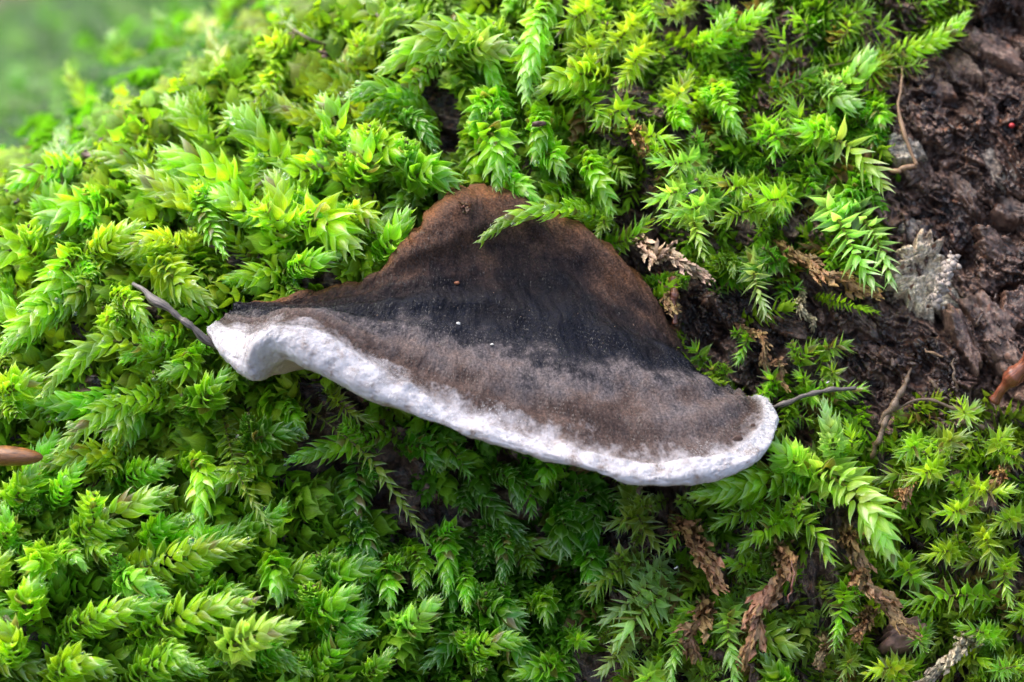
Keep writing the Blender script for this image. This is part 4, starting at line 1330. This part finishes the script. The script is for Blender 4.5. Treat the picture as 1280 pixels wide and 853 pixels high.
for k, fr in frames.items():
    fr = np.array(fr)
    _, V, F, U = (LOWLEAF + LOWSTAR)[k]
    F = np.array([t for f in F for t in ([f] if len(f) == 3 else [(f[0], f[1], f[2]), (f[0], f[2], f[3])])])
    vv = fr[:, None, 0:3] + V[None, :, 0:1] * fr[:, None, 3:6] + V[None, :, 1:2] * fr[:, None, 6:9] + V[None, :, 2:3] * fr[:, None, 9:12]
    cvv.append(vv.reshape(-1, 3))
    cff.append((F[None] + (np.arange(len(fr)) * len(V))[:, None, None] + nvt).reshape(-1, 3))
    nvt += len(fr) * len(V)
    cuv.append(np.tile(U, (len(fr), 1)))
    ccol.append(np.repeat(fr[:, 12:15], len(V), 0))
print('carpet tris', sum(len(f) for f in cff))
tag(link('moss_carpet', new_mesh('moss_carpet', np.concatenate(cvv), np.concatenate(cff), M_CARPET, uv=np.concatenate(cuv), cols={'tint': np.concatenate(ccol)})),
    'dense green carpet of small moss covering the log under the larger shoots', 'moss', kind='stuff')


# ------------------------------------------------------------------ twigs, needles, rootlets
def stick(name, pts_px, radii, mat, label, cat, absz=False, k=8, jitter=.02, group=None, n=44, parent=None, flat=1.0):
    ctrl = [W(x, y, (h if absz else log_dz(x, y) - h)) for x, y, h in pts_px]
    pts, ln = stem_path(ctrl, n)
    s = np.linspace(0, 1, n)
    rad = np.interp(s, np.linspace(0, 1, len(radii)), radii)
    rad = rad * (1 + .3 * vnoise(s * 14 + len(name), s * 0 + pts_px[0][0]) + .15 * vnoise(s * 31, s * 0 + pts_px[0][1]))
    pts = pts + jitter * np.stack([vnoise(s * 7 + q * 9, s * 0 + pts_px[0][1]) for q in range(3)], 1)
    V, F, uv = tube(pts - pts[0], rad, k)
    o = link(name, new_mesh(name, V, F, mat, uv=uv), parent, pts[0] * .01)
    if parent is None:
        tag(o, label, cat, group)
    return o


stick('needle', [(164, 354, 1.3), (200, 380, 1.35), (235, 405, 1.4), (272, 434, 1.3)], [.03, .05, .055, .045], M_TWIG, 'dark grey dead conifer needle poking out beside the folded fungus tip', 'needle')
stick('twig', [(955, 512, .75), (1000, 497, .8), (1040, 488, .85), (1070, 484, .8)], [.025, .038, .035, .02], M_TWIG, 'thin dry grey twig sticking out behind the fungus end', 'twig')
stick('stick', [(1242, 500, .35), (1262, 478, .55), (1290, 448, .8), (1330, 408, 1.1)], [.06, .1, .14, .16], M_REDTWIG, 'thick glossy red-brown stick at the edge of the bark slab', 'stick', k=12)
stick('rootlet', [(1128, 82, .4), (1124, 130, .5), (1132, 170, .5), (1145, 208, .45)], [.012, .022, .028, .03], M_ROOT, 'pale tan rootlet hanging down the bark beside the moss', 'rootlet')
stick('rootlet', [(1145, 208, .45), (1125, 213, .5), (1104, 212, .4)], [.03, .035, .02], M_ROOT, 'short brown rootlet bent sideways at the hanging root end', 'rootlet')
stick('rootlet', [(1139, 458, .3), (1128, 485, .5), (1115, 508, .55), (1098, 530, .5)], [.012, .04, .05, .03], M_DARKROOT, 'pointed brown rootlet rising from moss towards the dark wood', 'rootlet')
stick('rootlet', [(1112, 515, .5), (1100, 545, .55), (1090, 575, .4)], [.045, .04, .03], M_DARKROOT, 'rough brown rootlet sunk in moss below the pointed one', 'rootlet')
stick('rootlet', [(1118, 512, .5), (1150, 498, .5), (1185, 508, .55), (1230, 535, .45)], [.018, .022, .03, .035], M_DARKROOT, 'dark rootlet arching over moss below the bark slab', 'rootlet')
stick('rootlet', [(1192, 448, .35), (1194, 475, .4), (1202, 505, .3)], [.012, .022, .03], M_DARKROOT, 'thin upright brown rootlet under the bark slab', 'rootlet')
stick('rootlet', [(1155, 438, .3), (1168, 442, .32), (1180, 448, .3)], [.01, .018, .01], M_ROOT, 'tiny tan rootlet splinter on the dark wood', 'rootlet')
stick('needle', [(842, 345, .55), (841, 375, .6), (843, 404, .55)], [.05, .055, .04], M_REDTWIG, 'red-brown needle stub beside the fungus under the beige moss', 'needle')
stick('stem', [(802, 602, .6), (799, 625, .7), (797, 648, .5)], [.035, .035, .03], M_DARKROOT, 'brown stem stub directly under the lowest margin point', 'stem')
stick('bristle', [(990, 702, 1.2), (993, 722, 1.25), (984, 755, 1.2)], [.008, .014, .008], M_REDTWIG, 'thin red bristle curving on the ragged dead shoot', 'bristle')
stick('splinter', [(1160, 475, .25), (1175, 488, .3), (1190, 505, .2)], [.02, .03, .02], M_DARKROOT, 'blackish wood splinter lying on crumbly wood', 'splinter')
# ochre bud scale at the picture's edge
n = 14
u = np.linspace(-1, 1, n)
U, V = np.meshgrid(u, u, indexing='ij')
X = U * np.sqrt(1 - V ** 2 / 2)
Y = V * np.sqrt(1 - U ** 2 / 2)
Zs = .22 * np.sqrt(np.clip(1 - np.hypot(X, Y) ** 2, 0, 1)) + .015 * fbm(X * 3, Y * 9, o=3)
a_, b_, n_ = frame_at(10, 570)
dv_ = -FWD
Pq = (X * .5)[..., None] * RGT + ((Y * .13 - X * .02)[..., None]) * UPV + Zs[..., None] * dv_ * .8
Vb = Pq.reshape(-1, 3)
bud = new_mesh('bud_scale', np.concatenate([Vb, Vb - dv_ * .03 - dv_ * (Zs.reshape(-1, 1) * .9)]), np.concatenate([grid_faces(n, n)[:, ::-1], grid_faces(n, n, n * n)]), M_OCHRE,
               uv=np.tile(np.c_[X.ravel(), Y.ravel()], (2, 1)))
tag(link('bud_scale', bud, None, W(4, 570, log_dz(4, 570) - 1.35) * .01), 'smooth ochre brown bud scale lying in the moss', 'bud scale')

# pale bark flake with crusted ridge, a broken leaf of bark and other loose flakes
M_FLAKE = bark_material('pale_crust', 'flake')
fl = bark_plate(1150, 345, 96, 112, .35, .26, M_FLAKE, name='bark_flake', seed=907, parent=None, n=60, bumps=1.5, lift=.04, jag=2.2)
tag(fl, 'pale beige flake of bark with crusted ridge beside the hanging moss pair', 'bark')
rid = []
fb = np.array(fl.location) * 100
rp = [W(x, y, log_dz(x, y) - h) - fb for x, y, h in ((1192, 322, .5), (1186, 340, .58), (1178, 358, .56), (1168, 378, .45))]
pts, ln = stem_path(rp, 20)
rq = np.random.default_rng(4)
nc = 150
ci = rq.integers(0, 20, nc)
rot3 = np.linalg.qr(rq.normal(size=(nc, 3, 3)))[0]
V = np.einsum('nij,njk->nik', ico_v[None] * (1 + rq.uniform(-.4, .4, (nc, 12, 1))) * rq.uniform(.5, 1.4, (nc, 1, 3)) * rq.uniform(.02, .055, (nc, 1, 1)), rot3)
V = (V + (pts[ci] + rq.normal(0, .035, (nc, 3)) - FWD * -.03)[:, None]).reshape(-1, 3)
F = (ico_f[None] + (np.arange(nc) * 12)[:, None, None]).reshape(-1, 3)
uv = V[:, :2]
tag(link('ridge', new_mesh('ridge', V, F, plain('crust', (.26, .21, .18), .7, noise=1500.0), uv=uv, smoothed=False), fl), 'white and rust speckled crust', kind='stuff')
tag(bark_plate(1128, 186, 56, 40, .2, .22, M_PALE, name='bark_flake', seed=901, parent=None, n=30, lift=.25), 'small pale flake of bark behind the hanging rootlet', 'bark')
tag(bark_plate(1130, 790, 70, 46, .1, .25, M_PINK, name='wood_chip', seed=902, parent=None, n=30, lift=.55), 'pinkish wood chip beside the long braided dead shoot', 'wood')

# ------------------------------------------------------------------ little things
def blob(name, c, axes, mat, parent=None, k=10, noise=.15, label=None, cat=None, group=None, rel=None):
    u = np.linspace(0, math.pi, k)
    v = np.linspace(0, 2 * math.pi, k + 2, endpoint=False)
    Vs, Fs = [], []
    for a in u:
        for b in v:
            d = np.array((math.sin(a) * math.cos(b), math.sin(a) * math.sin(b), math.cos(a)))
            Vs.append(d)
    Vs = np.array(Vs)
    nz = 1 + noise * vnoise(Vs[:, 0] * 2 + c[0] * 7, Vs[:, 1] * 2 + c[1] * 7, Vs[:, 2] * 2)
    Q = (Vs * nz[:, None]) @ np.array(axes)
    kk = k + 2
    for i in range(k - 1):
        for j in range(kk):
            Fs.append((i * kk + j, i * kk + (j + 1) % kk, (i + 1) * kk + (j + 1) % kk, (i + 1) * kk + j))
    me = new_mesh(name, Q if parent is None else Q + (np.asarray(c) - rel), Fs, mat)
    o = link(name, me, parent, np.asarray(c) * .01 if parent is None else None)
    if parent is None:
        tag(o, label, cat, group)
    return o


# tiny dark insect on a pale shoot
ic = W(866, 240, log_dz(866, 240) - 1.62)
ax = (RGT * .9 + UPV * .42)
ax /= np.linalg.norm(ax)
ay = np.cross(-FWD, ax)
ins = bpy.data.objects.new('insect', None)
COL.objects.link(ins)
ins.location = ic * .01
tag(ins, 'tiny black elongated insect standing on pale moss leaves', 'insect')
blob('body', ic + ax * .02, (ax * .058, ay * .024, -FWD * .022), M_INSECT, ins, noise=.05, rel=ic)
blob('head', ic - ax * .05, (ax * .02, ay * .017, -FWD * .017), M_INSECT, ins, noise=.05, rel=ic)
for sgn in (-1, 1):
    V, F, uv = tube(np.array([-ax * .06, -ax * .09 + ay * .02 * sgn, -ax * .13 + ay * .015 * sgn]), [.004, .003, .002], 5)
    link('antenna', new_mesh('antenna', V, F, M_INSECT, uv=uv), ins)
    for q in (-.02, .01, .035):
        V, F, uv = tube(np.array([ax * q, ax * q + ay * .035 * sgn, ax * (q + .01) + ay * .06 * sgn + FWD * .04]), [.004, .003, .002], 5)
        link('leg', new_mesh('leg', V, F, M_INSECT, uv=uv), ins)
blob('mite', W(1265, 157, log_dz(1265, 157) - .34), (RGT * .04, UPV * .035, FWD * .03), M_MITE, label='tiny red mite on the wet bark', cat='mite')
blob('crumb', W(673, 155, log_dz(673, 155) - 1.62), (RGT * .09 + UPV * .01, UPV * .04, FWD * .04), M_DARKPIT, noise=.4, label='dark brown crumb lying on a rounded green moss shoot', cat='crumb')
for x, y, s_, mt, lab in ((572, 350, .028, M_ORANGE, 'orange crumb on the black band of the fungus'), (922, 548, .05, M_DARKPIT, 'brown scab in the white margin near the fungus end'),
                          (941, 531, .025, M_DARKPIT, 'tiny dark speck on the white margin near the fungus end'), (571, 410, .022, M_WHITEGRAIN, 'pale grain on the grey band of the fungus'),
                          (615, 434, .018, M_WHITEGRAIN, 'white grain low on the black band of the fungus')):
    c, nn_ = on_fungus(x, y)
    blob('crumb' if mt is not M_DARKPIT else 'scab', c + nn_ * .01, (RGT * s_ * 1.3, UPV * s_ * .8, nn_ * s_ * .6), mt, noise=.35, label=lab, cat='crumb')
rq = np.random.default_rng(8)
fk_v, fk_f = [], []
for q in range(170):
    i, j = int(rq.integers(20, NU - 12)), int(rq.integers(20, J2 - 30))
    rot3 = np.linalg.qr(rq.normal(size=(3, 3)))[0]
    fk_v.append((ico_v * (1 + rq.uniform(-.4, .4, (12, 1))) * np.array((1, .5, .35)) * (.006 + .014 * rq.random() ** 3)) @ rot3 + P2[i, j] + NF[i, j] * .004)
    fk_f.append(ico_f + 12 * q)
tag(link('litter_specks', new_mesh('litter_specks', np.concatenate(fk_v), np.concatenate(fk_f), plain('speck', (.16, .10, .07), .6, noise=900.0), smoothed=False)),
    'tiny brown and pale specks of dirt scattered over the fungus', 'dirt', kind='stuff')
# withered tuft stuck to the fungus crown
c, nn_ = on_fungus(574, 264)
bud = bpy.data.objects.new('bud', None)
COL.objects.link(bud)
bud.location = c * .01
tag(bud, 'small withered brown tuft stuck to the fungus crown', 'bud')
rq = np.random.default_rng(12)
for q in range(16):
    dv = -RGT * rq.uniform(.1, .9) - UPV * rq.uniform(-.2, .8) + nn_ * rq.uniform(.15, .9)
    dv /= np.linalg.norm(dv)
    xv = np.cross(dv, nn_)
    xv /= np.linalg.norm(xv)
    zv = np.cross(xv, dv)
    sz_ = rq.uniform(.07, .15) * .01
    o = bpy.data.objects.new('leaf', LEAVES['dead'][q % 4][0])
    COL.objects.link(o)
    o.parent = bud
    pp = (RGT * rq.uniform(-.02, .09) + nn_ * .005) * .01
    o.matrix_basis = Matrix([[xv[i] * sz_ * 2, dv[i] * sz_, zv[i] * sz_, pp[i]] for i in range(3)] + [[0, 0, 0, 1]])
    o.color = (*(np.array((.14, .07, .035)) * rq.uniform(.6, 1.6)), 1)
for x, y, lab in ((985, 788, 'white grain beside the ragged dead shoot'), (845, 710, 'whitish speck beside the dead shoot under the margin'), (1035, 478, 'cream grain in the moss by the thin twig')):
    blob('grain', W(x, y, log_dz(x, y) - .8), (RGT * .022 + UPV * .01, UPV * .012, FWD * .012), M_WHITEGRAIN, noise=.7, label=lab, cat='grain')

# beads of water on the plump leaves
bpy_ico = None
import bmesh
bm = bmesh.new()
bmesh.ops.create_icosphere(bm, subdivisions=3, radius=1)
wm = bpy.data.meshes.new('water_bead')
bm.to_mesh(wm)
bm.free()
wm.polygons.foreach_set('use_smooth', np.ones(len(wm.polygons), bool))
wm.materials.append(M_WATER)
cand = [q for q in SHOOT_LEAVES if (q[2] < 460 and q[3] > 180) or (q[2] < 720 and q[3] < 290 and q[2] > 280)]
random.Random(3).shuffle(cand)
for i, (pos, L_, mx, my) in enumerate(cand[:270]):
    o = bpy.data.objects.new('water_bead', wm)
    COL.objects.link(o)
    s_ = (.024 + .04 * random.Random(i).random() ** 2) * .01
    o.location = pos * .01
    o.scale = (s_, s_, s_)
    low = my > 560
    lab = 'tiny clear water bead clinging to plump moss low on the log' if low else 'tiny clear water bead clinging to plump moss above the fungus'
    if not low and mx < 300 and my > 330:
        lab = 'tiny clear water bead clinging to moss around the dark needle'
    tag(o, lab, 'water bead', lab.replace('bead ', 'beads '))
print('shoots', n_shoot, 'objects', len(bpy.data.objects))
